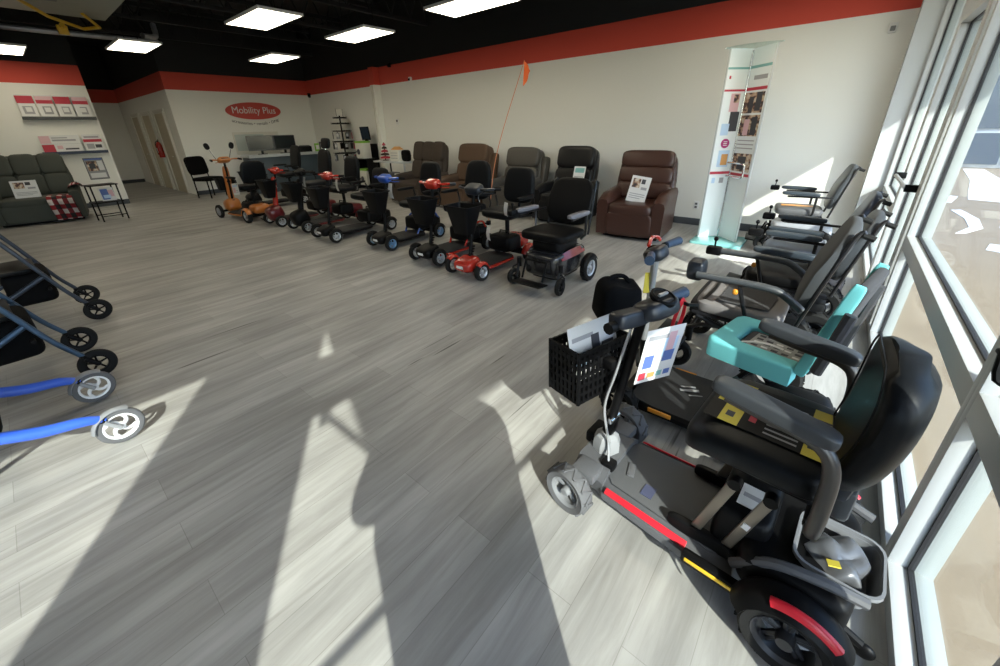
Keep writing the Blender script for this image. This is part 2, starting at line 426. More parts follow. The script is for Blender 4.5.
S.view_settings.use_curve_mapping = False

# ------------------------------------------------------------------ room shell
XR, YW, YS, ZC = 6.825, -.456, 13.5, 4.3
m = M(); m.box((1, 9.62, -.06), (12.2, 20.36, .12), FLOORM); struct('floor', m)
m = M(); m.box((1, 9.5, ZC+.06), (12.2, 20.6, .12), BLACKP); struct('ceiling', m)
m = M(); m.box((XR+.075, 9.5, ZC/2), (.15, 20.3, ZC), WALLM); struct('wall_right', m)
m = M(); m.box((-4.9, 9.5, ZC/2), (.15, 20.3, ZC), WALLM); struct('wall_left', m)
m = M(); m.box((5.0, 16.6, ZC/2), (3.65, 6.2, ZC), WALLM); struct('wall_sign', m)
m = M(); m.box((-1.55, 13.6, ZC/2), (6.56, .2, ZC), WALLM); struct('wall_brochure', m)
m = M(); m.box((1, 19.7, ZC/2), (12, .15, ZC), WALLM); struct('wall_hallway', m)
def base(name, a, b, nx, ny):
    m = M(); c = ((a[0]+b[0])/2+nx*.007, (a[1]+b[1])/2+ny*.007, .055)
    m.box(c, (abs(a[0]-b[0]) or .014, abs(a[1]-b[1]) or .014, .11), BASEB, bev=.004); struct(name, m)
base('baseboard_right', (XR, -.2), (XR, 13.5), -1, 0)
base('baseboard_sign', (3.16, 13.5), (XR, 13.5), 0, -1)
base('baseboard_brochure', (-4.8, 13.5), (1.73, 13.5), 0, -1)
base('baseboard_hallway', (-1, 19.62), (3.15, 19.62), 0, -1)
m = M(); m.box((6.74, 9.72, 1.5), (.17, .2, 3.02), WALLM, bev=.004); m.box((6.64, 9.72, 1.3), (.03, .06, 2.6), WHITEP, bev=.003); struct('column', m)
# hallway doors in the side of the sign block (x = 3.175)
for k, (y0, y1) in enumerate(((14.3, 15.25), (15.8, 16.75), (17.3, 18.2))):
    m = M()
    for yy in (y0-.05, y1+.05): m.box((3.15, yy, 1.07), (.05, .09, 2.14), WHITEP, bev=.004)
    m.box((3.162, (y0+y1)/2, 2.16), (.03, y1-y0+.19, .09), WHITEP, bev=.004)
    d = struct('door_%d' % (k+4), m)
    m = M(); m.box((3.166, (y0+y1)/2, 1.05), (.022, y1-y0, 2.1), DOORP); struct('door_leaf', m, d)
    m = M(); m.tube([(3.15, y0+.09, 1.0), (3.10, y0+.09, 1.0), (3.10, y0+.2, 1.0)], .011, CHR); struct('handle', m, d)

# window wall: piers, header, sill
def wb(name, x0, x1, z0, z1, mt=WALLM, y0=YW, y1=YW-.16):
    m = M(); m.box(((x0+x1)/2, (y0+y1)/2, (z0+z1)/2), (x1-x0, y0-y1, z1-z0), mt); return struct(name, m)
wb('wall_window', -5, 6.9, 3.03, ZC)
wb('wall_window_left', -5, -4.2, 0, 3.03)
wb('wall_window_pier', -1.895, -1.20, 0, 3.03)
wb('wall_window_corner', 6.58, 6.9, 0, 3.03, ALU, -.275, YW-.16)
def bay(name, x0, x1, z0, z1, rails=(), mull=.032, door=False, pane=True, bottom=.05):
    """aluminium frame of storefront glazing with dark gaskets and its panes"""
    yc, dp = YW-.057, .114
    m = M(); g = M()
    fw = mull
    for dy, mt in ((dp/4+.0005, ALU), (-dp/4-.0005, ALX)):
        for xx in (x0+fw/2, x1-fw/2): m.box((xx, yc+dy, (z0+z1)/2), (fw, dp/2+.001, z1-z0), mt, bev=.0015)
        for zz, hh in [(z0+bottom/2, bottom), (z1-fw/2, fw)]+[(r, h) for r, h in rails]: m.box(((x0+x1)/2, yc+dy, zz), (x1-x0-2*fw+.002, dp/2+.001, hh), mt, bev=.0015)
    zs = [z0+bottom]+[q for r, h in rails for q in (r-h/2, r+h/2)]+[z1-fw]
    o = struct(name, m)
    for a, b in zip(zs[::2], zs[1::2]):
        p = M(); p.box(((x0+x1)/2, yc, (a+b)/2), (x1-x0-2*fw+.01, .008, b-a+.01), GLASS); struct('pane', p, o)
        p = M()
        for xx in (x0+fw+.005, x1-fw-.005): p.box((xx, yc, (a+b)/2), (.008, .016, b-a), GSK)
        for zz in (a+.005, b-.005): p.box(((x0+x1)/2, yc, zz), (x1-x0-2*fw, .016, .008), GSK)
        struct('gasket', p, o)
    return o
bay('window_1', -4.2, -1.89, .02, 3.03)
m = M()
for xx in (-1.165, .862): m.box((xx, YW-.057, 1.515), (.055, .114, 3.03), ALU, bev=.002)
m.box((-.1515, YW-.057, 2.40), (1.97, .114, .345), ALU, bev=.002); m.box((-.1515, YW-.057, 3.005), (1.97, .114, .05), ALU, bev=.002)
tr = struct('trim_1', m); p = M(); p.box((-.1515, YW-.057, 2.775), (1.97, .008, .41), GLASS); struct('pane', p, tr)
def leaf(name, x0, x1, hx):
    o = bay(name, x0, x1, .01, 2.225, rails=(), mull=.055, bottom=.16)
    p = M(); p.tube([(x0+.06, YW+.06, 1.06), (x1-.06, YW+.06, 1.06)], .014, SIL, 8); struct('push_bar', p, o)
    for xx in (x0+.05, x1-.05):
        p = M(); p.box((xx, YW+.03, 1.06), (.03, .075, .05), BLK, bev=.004); struct('bar_bracket', p, o)
    return o
leaf('door_1', -1.135, -.105, 0); leaf('door_2', -.095, .832, 0)
m = M(); m.tube([(-1.03, YW-.16, 2.19), (-1.03, YW-.60, 2.19)], .018, DGR, 8); m.box((-1.03, YW-.165, 2.19), (.06, .02, .12), DGR, bev=.004); struct('trim_3', m)
w2 = bay('window_2', .892, 1.60, .02, 3.03, rails=((.75, .09),))
m = M(); m.tube([(1.38, YW+.005, .92), (1.38, YW+.04, .925), (1.40, YW+.045, .985), (1.43, YW+.04, .98), (1.43, YW+.0, .975)], .009, BLK, 8, smooth=3); m.box((1.405, YW+.0, .95), (.09, .012, .04), BLK, bev=.004); struct('pull_handle', m, w2)
bay('window_3', 1.60, 3.74, .02, 3.03, rails=((.745, .09),))
bay('window_4', 3.74, 3.90, .02, 3.03)
m = M()
for xx in (3.93, 5.03): m.box((xx, YW-.057, 1.515), (.06, .114, 3.03), ALU, bev=.002)
m.box((4.48, YW-.057, 2.40), (1.04, .114, .345), ALU, bev=.002); m.box((4.48, YW-.057, 3.005), (1.04, .114, .05), ALU, bev=.002)
tr = struct('trim_2', m); p = M(); p.box((4.48, YW-.057, 2.775), (1.04, .008, .41), GLASS); struct('pane', p, tr)
leaf('door_3', 3.965, 4.995, 0)
bay('window_5', 5.06, 6.58, .02, 3.03, rails=((.745, .09),))

# outside: paved ground, canopy over the walk, shop front across the car park
m = M(); m.box((5, -20.62, -.08), (90, 40, .1), CONC); struct('pavement', m)
m = M(); m.prism([(-1.768, -2.206), (9, -2.206), (9, -.617), (-1.165, -.617)], .15, WHITEP, Matrix.Translation((0, 0, 3.0))); struct('roof_canopy', m)
m = M(); m.box((1, -.62, -.06), (12.2, .3, .12), CONC); struct('sill', m)
SHOP = mat('pale_facade', (.50, .52, .54), .8); SHG = mat('dark_shop_glass', (.05, .07, .10), .1)
b = thing('building', 'pale shop building with dark glazed front across the car park', 'building', (24, -8, -.03))
m = M(); m.box((0, 0, 2.4), (8, 17, 4.8), SHOP, bev=.05); obj('facade', m, b)
for k in range(8):
    for z0, z1 in ((.12, 1.05), (1.18, 2.9)):
        m = M(); m.box((-4.02, -7.4+k*2.1, (z0+z1)/2), (.10, 1.98, z1-z0), SHG); obj('window', m, b)
def mark(P):
    m = M(); m.prism(P, .006, PAP, Matrix.Translation((0, 0, -.030))); struct('pavement_patch', m)  # flat white shapes laid on the ground
mark([(19.5, -3.05), (16, -2.72), (13.6, -2.35), (12.2, -2.15), (12.0, -2.75), (13.9, -3.15), (16, -3.3), (19.5, -3.5)])
mark([(10.0, -2.25), (9.2, -2.05), (8.9, -2.5), (9.6, -2.7)]); mark([(7.9, -1.75), (7.5, -1.65), (7.3, -1.95), (7.8, -2.05)])
mark([(10.6, -1.72), (9.8, -1.78), (9.0, -1.72), (8.4, -1.5), (8.5, -1.62), (9.0, -1.86), (9.8, -1.94), (10.7, -1.86)])
mark([(12.6, -1.95), (11.6, -1.75), (11.5, -1.83), (12.5, -2.05)])

# ------------------------------------------------------------------ ceiling fittings
for x, y, lab in ((3.06, 6.95, 'lit rectangular ceiling panel nearest the middle of the shop floor'), (4.6, 6.9, 'lit ceiling panel hanging closest to the white column on the long wall'), (4.55, 10.2, 'lit ceiling panel nearest the oval red shop sign'), (2.19, 10.45, 'lit ceiling panel hanging in front of the hallway opening'), (4.65, 4.3, 'lit ceiling panel cut by the top of the photo above the row of recliners'), (.62, 12.2, 'lit ceiling panel beside the brochure wall behind the metal duct'),
                 (3.06, 3.7, 'lit ceiling panel out of view over the parked scooters'), (.5, 16.6, 'added unseen ceiling panel behind the brochure wall, brightening the hallway'), (3.06, .8, 'lit ceiling panel out of view near the entrance doors'), (5.2, 1.0, 'lit ceiling panel out of view over the power chairs'), (-.6, 6.9, 'lit ceiling panel out of view above the walkers'), (-.2, 3.7, 'lit ceiling panel out of view by the left windows')):  # panel behind the brochure wall is an unseen addition that brightens the hallway
    t = thing('ceiling_light', lab, 'ceiling light', (x, y, 3.04), 0, 'suspended ceiling light panels')
    m = M()
    for sx in (-1, 1): m.box((sx*.295, 0, .017), (.02, 1.22, .036), WHT, bev=.003)
    for sy in (-1, 1): m.box((0, sy*.6, .017), (.57, .02, .036), WHT, bev=.003)
    m.box((0, 0, .028), (.57, 1.18, .014), WHT); obj('housing', m, t)
    m = M(); m.box((0, 0, .006), (.57, 1.18, .012), LAMP); obj('diffuser', m, t)
    for sy in (-.45, .45):
        m = M(); m.tube([(0, sy, .06), (0, sy, ZC-3.04)], .004, BLK, 6); obj('hanger', m, t)
for k in range(8):
    m = M(); y = .8+k*1.7
    m.box((1, y, 4.2), (11.6, .1, .08), BLACKP); m.box((1, y, 3.62), (11.6, .08, .06), BLACKP)
    for j in range(24):
        x = -4.7+j*.48; m.tube([(x, y, 3.63), (x+.24, y, 4.18)], .014, BLACKP, 6); m.tube([(x+.24, y, 4.18), (x+.48, y, 3.63)], .014, BLACKP, 6)
    struct('beam', m)
t = thing('air_handler', 'large galvanised air handling unit hung under the black ceiling', 'air handler', (.12, 8.5, 3.2))
m = M(); m.box((0, 0, .36), (3.2, 1.7, .72), GALV, bev=.01)
obj('casing', m, t)
m = M(); m.box((.5, -.3, -.008), (1.0, .5, .016), DGR, bev=.004); obj('access_panel', m, t)
for sx in (-1.4, 1.3):
    for sy in (-.6, .6):
        m = M(); m.tube([(sx, sy, .71), (sx, sy, ZC-3.2)], .012, BLACKP, 6); obj('hanger_rod', m, t)
m = M(); m.tube([(.55, 7.4, 3.13), (.75, 8.3, 3.13), (1.05, 9.0, 3.10), (1.45, 9.5, 3.08), (1.62, 9.35, 3.10), (1.42, 9.0, 3.19)], .022, GASY, 8); xf(m, Matrix.Translation((-.12, -8.5, -3.2))); gp = obj('gas_pipe', m, t); gp['label'] = 'yellow gas pipe'
m = M(); m.box((1.20, 9.42, 3.02), (.12, .05, .12), GASY, bev=.008); m.cyl((1.20, 9.42, 3.07), (1.20, 9.30, 3.07), .03, GASY); xf(m, Matrix.Translation((-.12, -8.5, -3.2))); obj('valve', m, gp)
m = M(); m.tube([(-2, 12.4, 3.42), (1.5, 12.2, 3.42), (3.0, 12.1, 3.42)], .05, SIL, 10); tag(obj('conduit', m), 'silver overhead conduit running behind the air handler', 'conduit')
m = M(); m.tube([(2.32, 10.2, 3.2), (2.5, 10.35, 3.22), (2.62, 10.6, 3.3), (2.66, 10.75, 3.5)], .045, SIL, 8, smooth=3); tag(obj('flexible_duct', m), 'flexible silver hose curling up beside the hallway ceiling panel', 'duct')

# wall fittings
m = M(); m.box((XR-.012, 9.05, 1.73), (.024, .10, .13), WHT, bev=.006); m.box((XR-.026, 9.05, 1.75), (.004, .06, .05), DGR); tag(obj('thermostat', m), 'small white thermostat on the long wall beside the column', 'thermostat')
for y, z, lab in ((9.1, 3.0, 'dark little sensor on the red band edge above the thermostat'), (8.35, 2.64, 'small white sensor on the red band edge right of the column')):
    m = M(); m.box((XR-.03, y, z), (.06, .08, .09), WHT if z < 2.8 else BLK, bev=.012); m.sq((XR-.065, y, z-.01), (.03, .05, .05), BLK); tag(obj('motion_sensor', m), lab, 'sensor')
m = M(); m.cyl((XR-.03, 13.35, 2.66), (XR-.03, 13.35, 2.58), .05, BLK); m.sq((XR-.03, 13.35, 2.57), (.09, .09, .08), SCRN, 1, 1); tag(obj('security_camera', m), 'black dome camera in the corner under the red band by the sign', 'camera')
m = M(); m.box((XR-.02, -.1, 2.45), (.04, .07, .10), WHT, bev=.01); m.sq((XR-.045, -.1, 2.44), (.02, .045, .05), MGR); tag(obj('door_sensor', m), 'small white sensor high on the wall in the sunny window corner', 'sensor')
m = M(); m.box((XR-.008, 1.62, .32), (.016, .075, .12), WHT, bev=.004); m.box((XR-.017, 1.62, .34), (.004, .035, .03), DGR); m.box((XR-.017, 1.62, .29), (.004, .035, .03), DGR); tag(obj('wall_outlet', m), 'white power outlet on the wall beside the brown leather recliner', 'outlet')

# shop sign on the far wall
sg = thing('shop_sign', 'oval red wall sign reading Mobility Plus in white letters', 'sign', (5.13, 13.5, 2.14))
m = M(); m.prism([(0.74*math.cos(2*PI*k/48), .225*math.sin(2*PI*k/48)) for k in range(48)], .03, mat('sign_red', (.52, .06, .045), .5), frame((0, 0, 0), (1, 0, 0), (0, 0, 1)))
obj('sign_board', m, sg)
text('lettering', 'Mobility Plus', .25, frame((0, -.034, .01), (1, 0, 0), (0, 0, 1)), PAP, sg, .002, sx=.92)
tg = text('tagline', 'accessories • rentals • DME', .115, frame((0, -.003, -.34), (1, 0, 0), (0, 0, 1)), PRD, sg, .002)
for v in tg.data.vertices: v.co.z += .22*v.co.x**2
m = M()
m.box((0, -.015, 0), (1.25, .03, .60), WHITEP, bev=.006); m.box((-.2, -.032, .02), (.78, .006, .44), mat('mirror_grey', (.45, .5, .48), .3), bev=.002); m.box((.42, -.033, .05), (.3, .006, .3), PRN)
tag(obj('framed_picture', m, None, (5.03, 13.5, 1.28)), 'white framed pale picture under the oval shop sign', 'picture')

# ------------------------------------------------------------------ small shared shapes
def RT(loc, rz=0., ry=0., rx=0.):
    return Matrix.Translation(loc) @ Euler((rx, ry, rz)).to_matrix().to_4x4()
def fender(m, c, r, w, a0, a1, mt, th=.006, n=14, lip=.02):
    """arched mudguard over a wheel whose axle runs along Y"""
    def fn(u, v):
        a = math.radians(a0+(a1-a0)*u); q = (v-.5)*2
        rr = r-lip*abs(q)**3
        return V((c[0]+rr*math.cos(a), c[1]+q*w/2, c[2]+rr*math.sin(a)))
    m.sheet(fn, n, 6, th, mt)
def pad_arm(m, p, q, w, h, mt):
    """upholstered arm pad running from p to q"""
    p, q = V(p), V(q); d = q-p; L_ = d.length
    m.sq((p+q)/2, (L_, w, h), mt, .45, .35, rot=(0, -math.asin(d.z/L_), math.atan2(d.y, d.x)))
def basket(m, c, w0, d0, w1, d1, h, mt, th=.008):
    """open tapered tub, (w0,d0) at the bottom and (w1,d1) at the rim: x depth, y width"""
    out = lambda w, d, z: [(c[0]+x, c[1]+y, c[2]+z) for x, y in rrect(d, w, .03, 3)]
    m.loft([out(w0, d0, 0), out(w1, d1, h), out(w1+.02, d1+.02, h), out(w1+.02, d1+.02, h-.012), out(w1+.004, d1+.004, h-.012), out(w1+.004, d1+.004, h-.002),
            out(w1-2*th, d1-2*th, h-.003), out(w0-2*th, d0-2*th, th)], mt)

# ------------------------------------------------------------------ mobility scooter as parked in the row
def scooter(label, x, y, rz, col, L_=.87, T=.45, r=.10, hub=HUB, till=None, grip=BLK, seat='plain', three=False, bask='tub', tagp=(), nose='low',
            seat_h=.52, back_h=.50, back_w=.44, tall=False, logo=False, mirrors=False, tubes=None, arms=True, seat_turn=0, deck=True, group='mobility scooters in the row', kind='mobility_scooter', ncol=None, hz=.93):
    ncol = ncol or col
    till = till or BLK
    s = thing(kind, label, 'mobility scooter', (x, y, 0), rz, group)
    xf_, xr = L_/2, -L_/2; t = T/2
    m = M(); P = [(xf_-.10, .11), (xf_-.18, .20), (-.16, .20), (-.24, .13), (-.24, -.13), (-.16, -.20), (xf_-.18, -.20), (xf_-.10, -.11)]
    m.prism(P, .03, col, Matrix.Translation((0, 0, .075)), bev=.008); obj('platform', m, s)
    m = M(); P2 = [(a*.96, b*.93) for a, b in P]; m.prism(P2, .012, DECK, Matrix.Translation((0, 0, .105)), bev=.004); obj('floor_mat', m, s)
    m = M()
    if nose == 'low':
        m.sq((xf_-.01, 0, .15), (.24, .26, .13), ncol, .55, .5, rot=(0, .25, 0))
        m.box((xf_, 0, r), (.05, T-.08, .04), BLK, bev=.01)
    else:
        m.sq((xf_-.02, 0, .22), (.27, .27, .25), ncol, .6, .6, rot=(0, .3, 0)); m.box((xf_, 0, r), (.05, T-.08, .04), BLK, bev=.01)
    obj('front_shroud', m, s)
    for sy in ((0,) if three else (-1, 1)):
        if nose == 'low' and not three:
            m = M(); fender(m, (xf_, sy*t, r), r+.018, .075, 50, 150, ncol, lip=.03); obj('front_fender', m, s)
        wheel(s, (xf_, sy*t, r), r, .06, RUB, hub)
    m = M(); m.sq((xr+.06, 0, .23), (.42, .30, .17), col if not tubes else BLK, .5, .45); m.box((xr, 0, r), (.08, T-.1, .07), BLK, bev=.02)
    obj('rear_shroud', m, s)
    for sy in (-1, 1):
        m = M(); fender(m, (xr, sy*t, r), r+.024, .10, 5, 160, col if not tubes else BLK, lip=.03); obj('rear_fender', m, s)
        wheel(s, (xr, sy*t, r), r, .07, RUB, hub)
        m = M(); m.tube([(xr-.1, sy*.07, .06), (xr-.2, sy*.07, .045)], .012, BLK, 6); m.sq((xr-.21, sy*.07, .045), (.05, .03, .05), BLK, 1, 1); obj('anti_tip_wheel', m, s)
    m = M(); m.sq((xr+.20, 0, .25), (.28, .34, .19), BLK, .35, .3); m.tube([(xr+.2, -.07, .35), (xr+.2, -.06, .385), (xr+.2, .06, .385), (xr+.2, .07, .35)], .009, BLK, 6); obj('battery_box', m, s)
    if tubes:
        for sy in (-1, 1):
            m = M(); m.tube([(xr+.35, sy*.14, .11), (xr+.22, sy*.16, .34), (xr+.02, sy*.15, .38), (xr-.1, sy*.12, .26)], .014, tubes, 8, smooth=4); obj('frame_tube', m, s)
    if nose == 'low':
        m = M(); m.box((xf_+.10, 0, .135), (.03, .10, .035), WHT, bev=.01); obj('headlight', m, s)
    m = M(); m.cyl((xr+.14, 0, .3), (xr+.14, 0, seat_h-.05), .026, BLK); m.cyl((xr+.14, 0, seat_h-.09), (xr+.14, 0, seat_h-.045), .07, BLK); obj('seat_post', m, s)
    ST = RT((xr+.14, 0, 0), seat_turn)
    um = VIN if seat != 'fabric' else SEATG
    m = M(); m.sq((.03, 0, seat_h), (.44, back_w+.02, .10), um, .45, .35); m.box((.03, 0, seat_h-.045), (.34, .34, .02), BLK, bev=.008); obj('seat', xf(m, ST), s)
    b = M(); ta = -.16
    w_ = lambda c: (c.x, c.y*(1-.18*max(0, c.z/back_h+.1)), c.z)
    b.sq((-.215-.03, 0, seat_h+.07+back_h/2), (.085, back_w, back_h), um, .5, .38, rot=(0, ta, 0), warp=w_)
    b.tube([(-.20, 0, seat_h-.03), (-.235, 0, seat_h), (-.26, 0, seat_h+.2)], .018, BLK, 8)
    bo = obj('backrest', xf(b, ST), s)
    if tall:
        m = M(); m.sq((-.335, 0, seat_h+back_h+.17), (.07, .27, .19), um, .5, .4, rot=(0, ta, 0)); m.tube([(-.31, 0, seat_h+back_h), (-.325, 0, seat_h+back_h+.15)], .012, CHR); obj('headrest', xf(m, ST), s)
    if logo:
        m = M(); m.box((-.222-.04, 0, seat_h+back_h-.02), (.006, .055, .075), mat('tan_leather_tag', (.20, .14, .05), .6), rot=(0, ta, 0), bev=.002); o = obj('back_tag', xf(m, ST), s); o['label'] = 'tan leather tag'
    if arms:
        for sy in (-1, 1):
            m = M(); pad_arm(m, (-.13, sy*.285, seat_h+.19), (.16, sy*.285, seat_h+.19), .055, .04, BLK)
            m.tube([(-.08, sy*.16, seat_h-.05), (-.14, sy*.27, seat_h-.04), (-.16, sy*.285, seat_h+.06), (-.13, sy*.285, seat_h+.165)], .012, TUB, 8); obj('armrest', xf(m, ST), s)
    # tiller
    hx = xf_-.17
    m = M(); m.tube([(xf_-.06, 0, .17), (hx, 0, hz-.06)], [.022, .02], BLK, 10)
    for k in range(5): m.lathe([(.02, -.008), (.036-.002*k, 0), (.02, .008)], BLK, (xf_-.065-.013*k, 0, .21+.028*k))
    if nose != 'low': m.sq((xf_-.09, 0, hz*.57), (.07, .11, hz*.66), till, .5, .6, rot=(0, -.14, 0))
    obj('tiller_column', m, s)
    m = M(); m.sq((hx-.01, 0, hz), (.13, .22, .10), till, .6, .5, rot=(0, .45, 0)); m.box((hx-.045, 0, hz+.042), (.06, .12, .01), BLK, rot=(0, -.5, 0), bev=.004); h = obj('tiller_head', m, s)
    for sy in (-1, 1):
        g = M(); g.tube([(hx, sy*.07, hz), (hx+.01, sy*.20, hz+.01), (hx-.06, sy*.25, hz+.01)], .014, till, 8); g.tube([(hx-.05, sy*.245, hz+.01), (hx-.13, sy*.26, hz-.0)], .019, grip, 8); obj('handle_grip', g, h)
        if sy > 0:
            g = M(); g.tube([(hx-.02, .06, hz-.035), (hx-.05, .15, hz-.04), (hx-.10, .19, hz-.04)], .006, till, 6); obj('wigwag_lever', g, h)
        if mirrors:
            g = M(); g.tube([(hx+.02, sy*.12, hz+.02), (hx+.02, sy*.19, hz+.19)], .006, CHR, 6); g.sq((hx+.02, sy*.215, hz+.25), (.03, .09, .12), BLK, .8, .7, rot=(sy*-.3, 0, 0)); obj('mirror', g, h)
    if bask:
        m = M()
        if bask == 'tub': basket(m, (xf_+.0, 0, .49), .20, .13, .34, .23, .30, BLK)
        else: basket(m, (xf_+.01, 0, .52), .28, .16, .32, .2, .22, BLK)
        m.box((xf_-.12, 0, .68), (.06, .06, .04), BLK, bev=.008); obj('basket', m, s)
    for k, (px, py, pz, w0, h0, az_) in enumerate(tagp):
        m = M(); m.sheet(lambda u, v: V((px, py+(u-.5)*w0*math.cos(az_), pz-v*h0)) + V(((u-.5)*w0*math.sin(az_)+.02*math.sin(v*3), 0, 0)), 3, 5, .0015, PAP); o = obj('hang_tag', m, s); o['label'] = 'white paper tag'
    return s

MX = PI
scooter('red four-wheeled travel scooter with glossy red nose, nearest scooter in the row', 3.35, 2.93, MX, RED, tagp=((.12, .325, .80, .09, .14, .5), (.10, .05, .50, .08, .15, .4), (.24, .06, .90, .09, .10, .8)), seat_h=.60, back_h=.42, till=DBL)
scooter('black and red scooter with red handlebar and red rear tubes, beside the glossy red one', 3.42, 3.67, MX, RED, ncol=BLK, till=RED, grip=DBL, tubes=RED, three=False, T=.44, logo=True, seat_h=.57)
scooter('black scooter with bright blue handlebar and blue wheel hubs', 3.48, 4.70, MX, BLK, hub=mat('blue_silver_hub', (.20, .38, .62), .35, .5), till=BLU, grip=BLK, T=.44, tubes=BLU, logo=True, tagp=((.20, .03, .86, .10, .20, .1),))
scooter('black scooter with red handlebar and low black seat, next to the blue-hubbed one', 3.30, 5.80, MX, BLK, L_=.98, T=.56, till=RED, grip=BLK, bask='tub', hub=HUB, seat_h=.56, back_h=.34)
scooter('low-backed dark scooter with white hang tags, nearest the red-columned one', 3.36, 6.75, MX, DRED, ncol=BLK, L_=1.0, T=.52, nose='high', till=BLK, seat_h=.60, back_h=.46, tagp=((.30, .06, .86, .12, .20, .2), (.26, -.12, .88, .12, .18, .3), (-.12, .30, .8, .1, .2, .2)))
scooter('red scooter with tall glossy red steering column and black captain seat', 3.30, 7.58, MX, DRED, L_=1.0, T=.52, nose='high', till=RED, seat_h=.64, back_h=.52, tall=True, tagp=((.36, .05, .80, .10, .16, .3),))
o_ = scooter('orange scooter with two round mirrors, last in the row by the black chair', 2.76, 8.78, math.radians(97), ORA, L_=1.05, T=.50, r=.125, hub=SIL, nose='high', till=ORA, seat_h=.62, back_h=.40, mirrors=True, bask='box', seat='plain', hz=1.08)
scooter('black scooter with plain black captain seat half hidden behind the orange scooter', 3.75, 9.75, MX, BLK, L_=1.0, T=.52, nose='high', seat_h=.66, back_h=.54)
m = page(frame((2.515, 8.42, .50), (.05, -1, .12), (.05, .12, 1)), .28, .20, ((.1, .7, .9, .85, PLB), (.1, .2, .5, .6, PRP), (.55, .2, .9, .25, PRN), (.55, .35, .9, .4, PRN)))
tag(obj('price_sheet', m), 'white price sheet hung on the seat of the orange scooter', 'sign', 'printed sheets on the vehicles')
# flag on a whip behind the red scooter
fl = thing('safety_flag', 'orange pennant on a thin tall whip above the row of scooters', 'flag', (3.95, 3.5, 0))
m = M(); m.tube([(0, 0, .35), (.01, -.16, 1.2), (.0, -.60, 2.19)], [.006, .005, .004], mat('orange_whip', (.7, .25, .12), .5), 6, smooth=6); obj('whip', m, fl)
m = M(); m.sheet(lambda u, v: V((.02*math.sin(u*5), -.60-.15*u*.6+.05*(1-u)*v*.4, 2.18-.24*v*(1-u)-.10*u)), 8, 6, .002, ORF); obj('pennant', m, fl)
m = M(); m.box((0, 0, .34), (.05, .05, .06), BLK, bev=.008); m.tube([(0, 0, .34), (-.15, .1, .31)], .012, BLK); obj('mount', m, fl)

# ------------------------------------------------------------------ near scooter by the window
NS = thing('mobility_scooter', 'dark grey travel scooter with red side reflectors, closest to the window corner in front', 'mobility scooter', (1.335, .17, 0), math.radians(86.5))
s = NS; XF, XR_, TF, TR = .385, -.385, .262, .275
m = M()
out = [(.33, .12), (.27, .19), (-.16, .225), (-.22, .20), (-.22, -.20), (-.16, -.225), (.27, -.19), (.33, -.12)]
m.loft([[(x, y, .075) for x, y in out], [(x*1.0, y*1.0, .105) for x, y in out], [(x*.97, y*.82, .128) for x, y in out]], DGR)
obj('floor_pan', m, s)
m = M(); m.prism([(x*.93, y*.76) for x, y in out], .01, mat('grey_deck_mat', (.085, .087, .093), .7, bump=.3, bscale=400), Matrix.Translation((0, 0, .128)), bev=.003); obj('floor_mat', m, s)
m = M(); m.box((.12, .085, .140), (.045, .06, .003), mat('blue_sticker', (.05, .06, .12), .5)); obj('deck_sticker', m, s)
m = M(); m.box((.22, .03, .141), (.03, .075, .008), DGR, rot=(0, 0, .3), bev=.003); obj('deck_latch', m, s)
for sy in (-1, 1):
    m = M(); a = V((.26, sy*.187, .1185)); b_ = V((-.07, sy*.2015, .1185))
    T = frame(a, b_-a, V((0, sy*.6, -.42)))
    m.box(((b_-a).length/2, -.006, .0), ((b_-a).length, .026, .008), REDR, bev=.003); xf(m, T); o = obj('side_reflector', m, s); o['label'] = 'long red reflector strip'
    # rail behind the reflector with a yellow strip
    m = M(); m.box((-.17, sy*.245, .135), (.20, .035, .05), BLK, bev=.012); m.box((-.17, sy*.264, .14), (.17, .006, .014), YELR, bev=.002); o = obj('side_rail', m, s); o['label'] = 'black rail with yellow reflector'
# front: axle housing, tiller base
m = M()
m.loft([[(x, y, z) for x, y in ((.28, .17*k), (.43, .15*k), (.43, -.15*k), (.28, -.17*k))] for z, k in ((.07, 1.0), (.13, 1.0), (.165, .72))], DGR)
m.box((.385, 0, .10), (.05, .46, .04), BLK, bev=.01)
m.lathe([(.062, .155), (.062, .20), (.05, .235), (.03, .25)], LGR, (.36, 0, 0), n=8)
for sy in (-1, 1): m.box((.36, sy*.16, .15), (.11, .10, .05), DGR, bev=.015)
obj('tiller_base', m, s, angle=25)
m = M(); m.box((.30, .085, .165), (.06, .05, .04), BLK, bev=.01); obj('lock_bracket', m, s)
m = M(); m.box((.44, -.05, .17), (.05, .12, .06), BLK, bev=.012); obj('front_bumper', m, s)
for sy in (-1, 1): wheel(s, (XF, sy*TF, .105), .105, .07, GRUB, MGR, 5, math.radians(-6), 'double', .66)
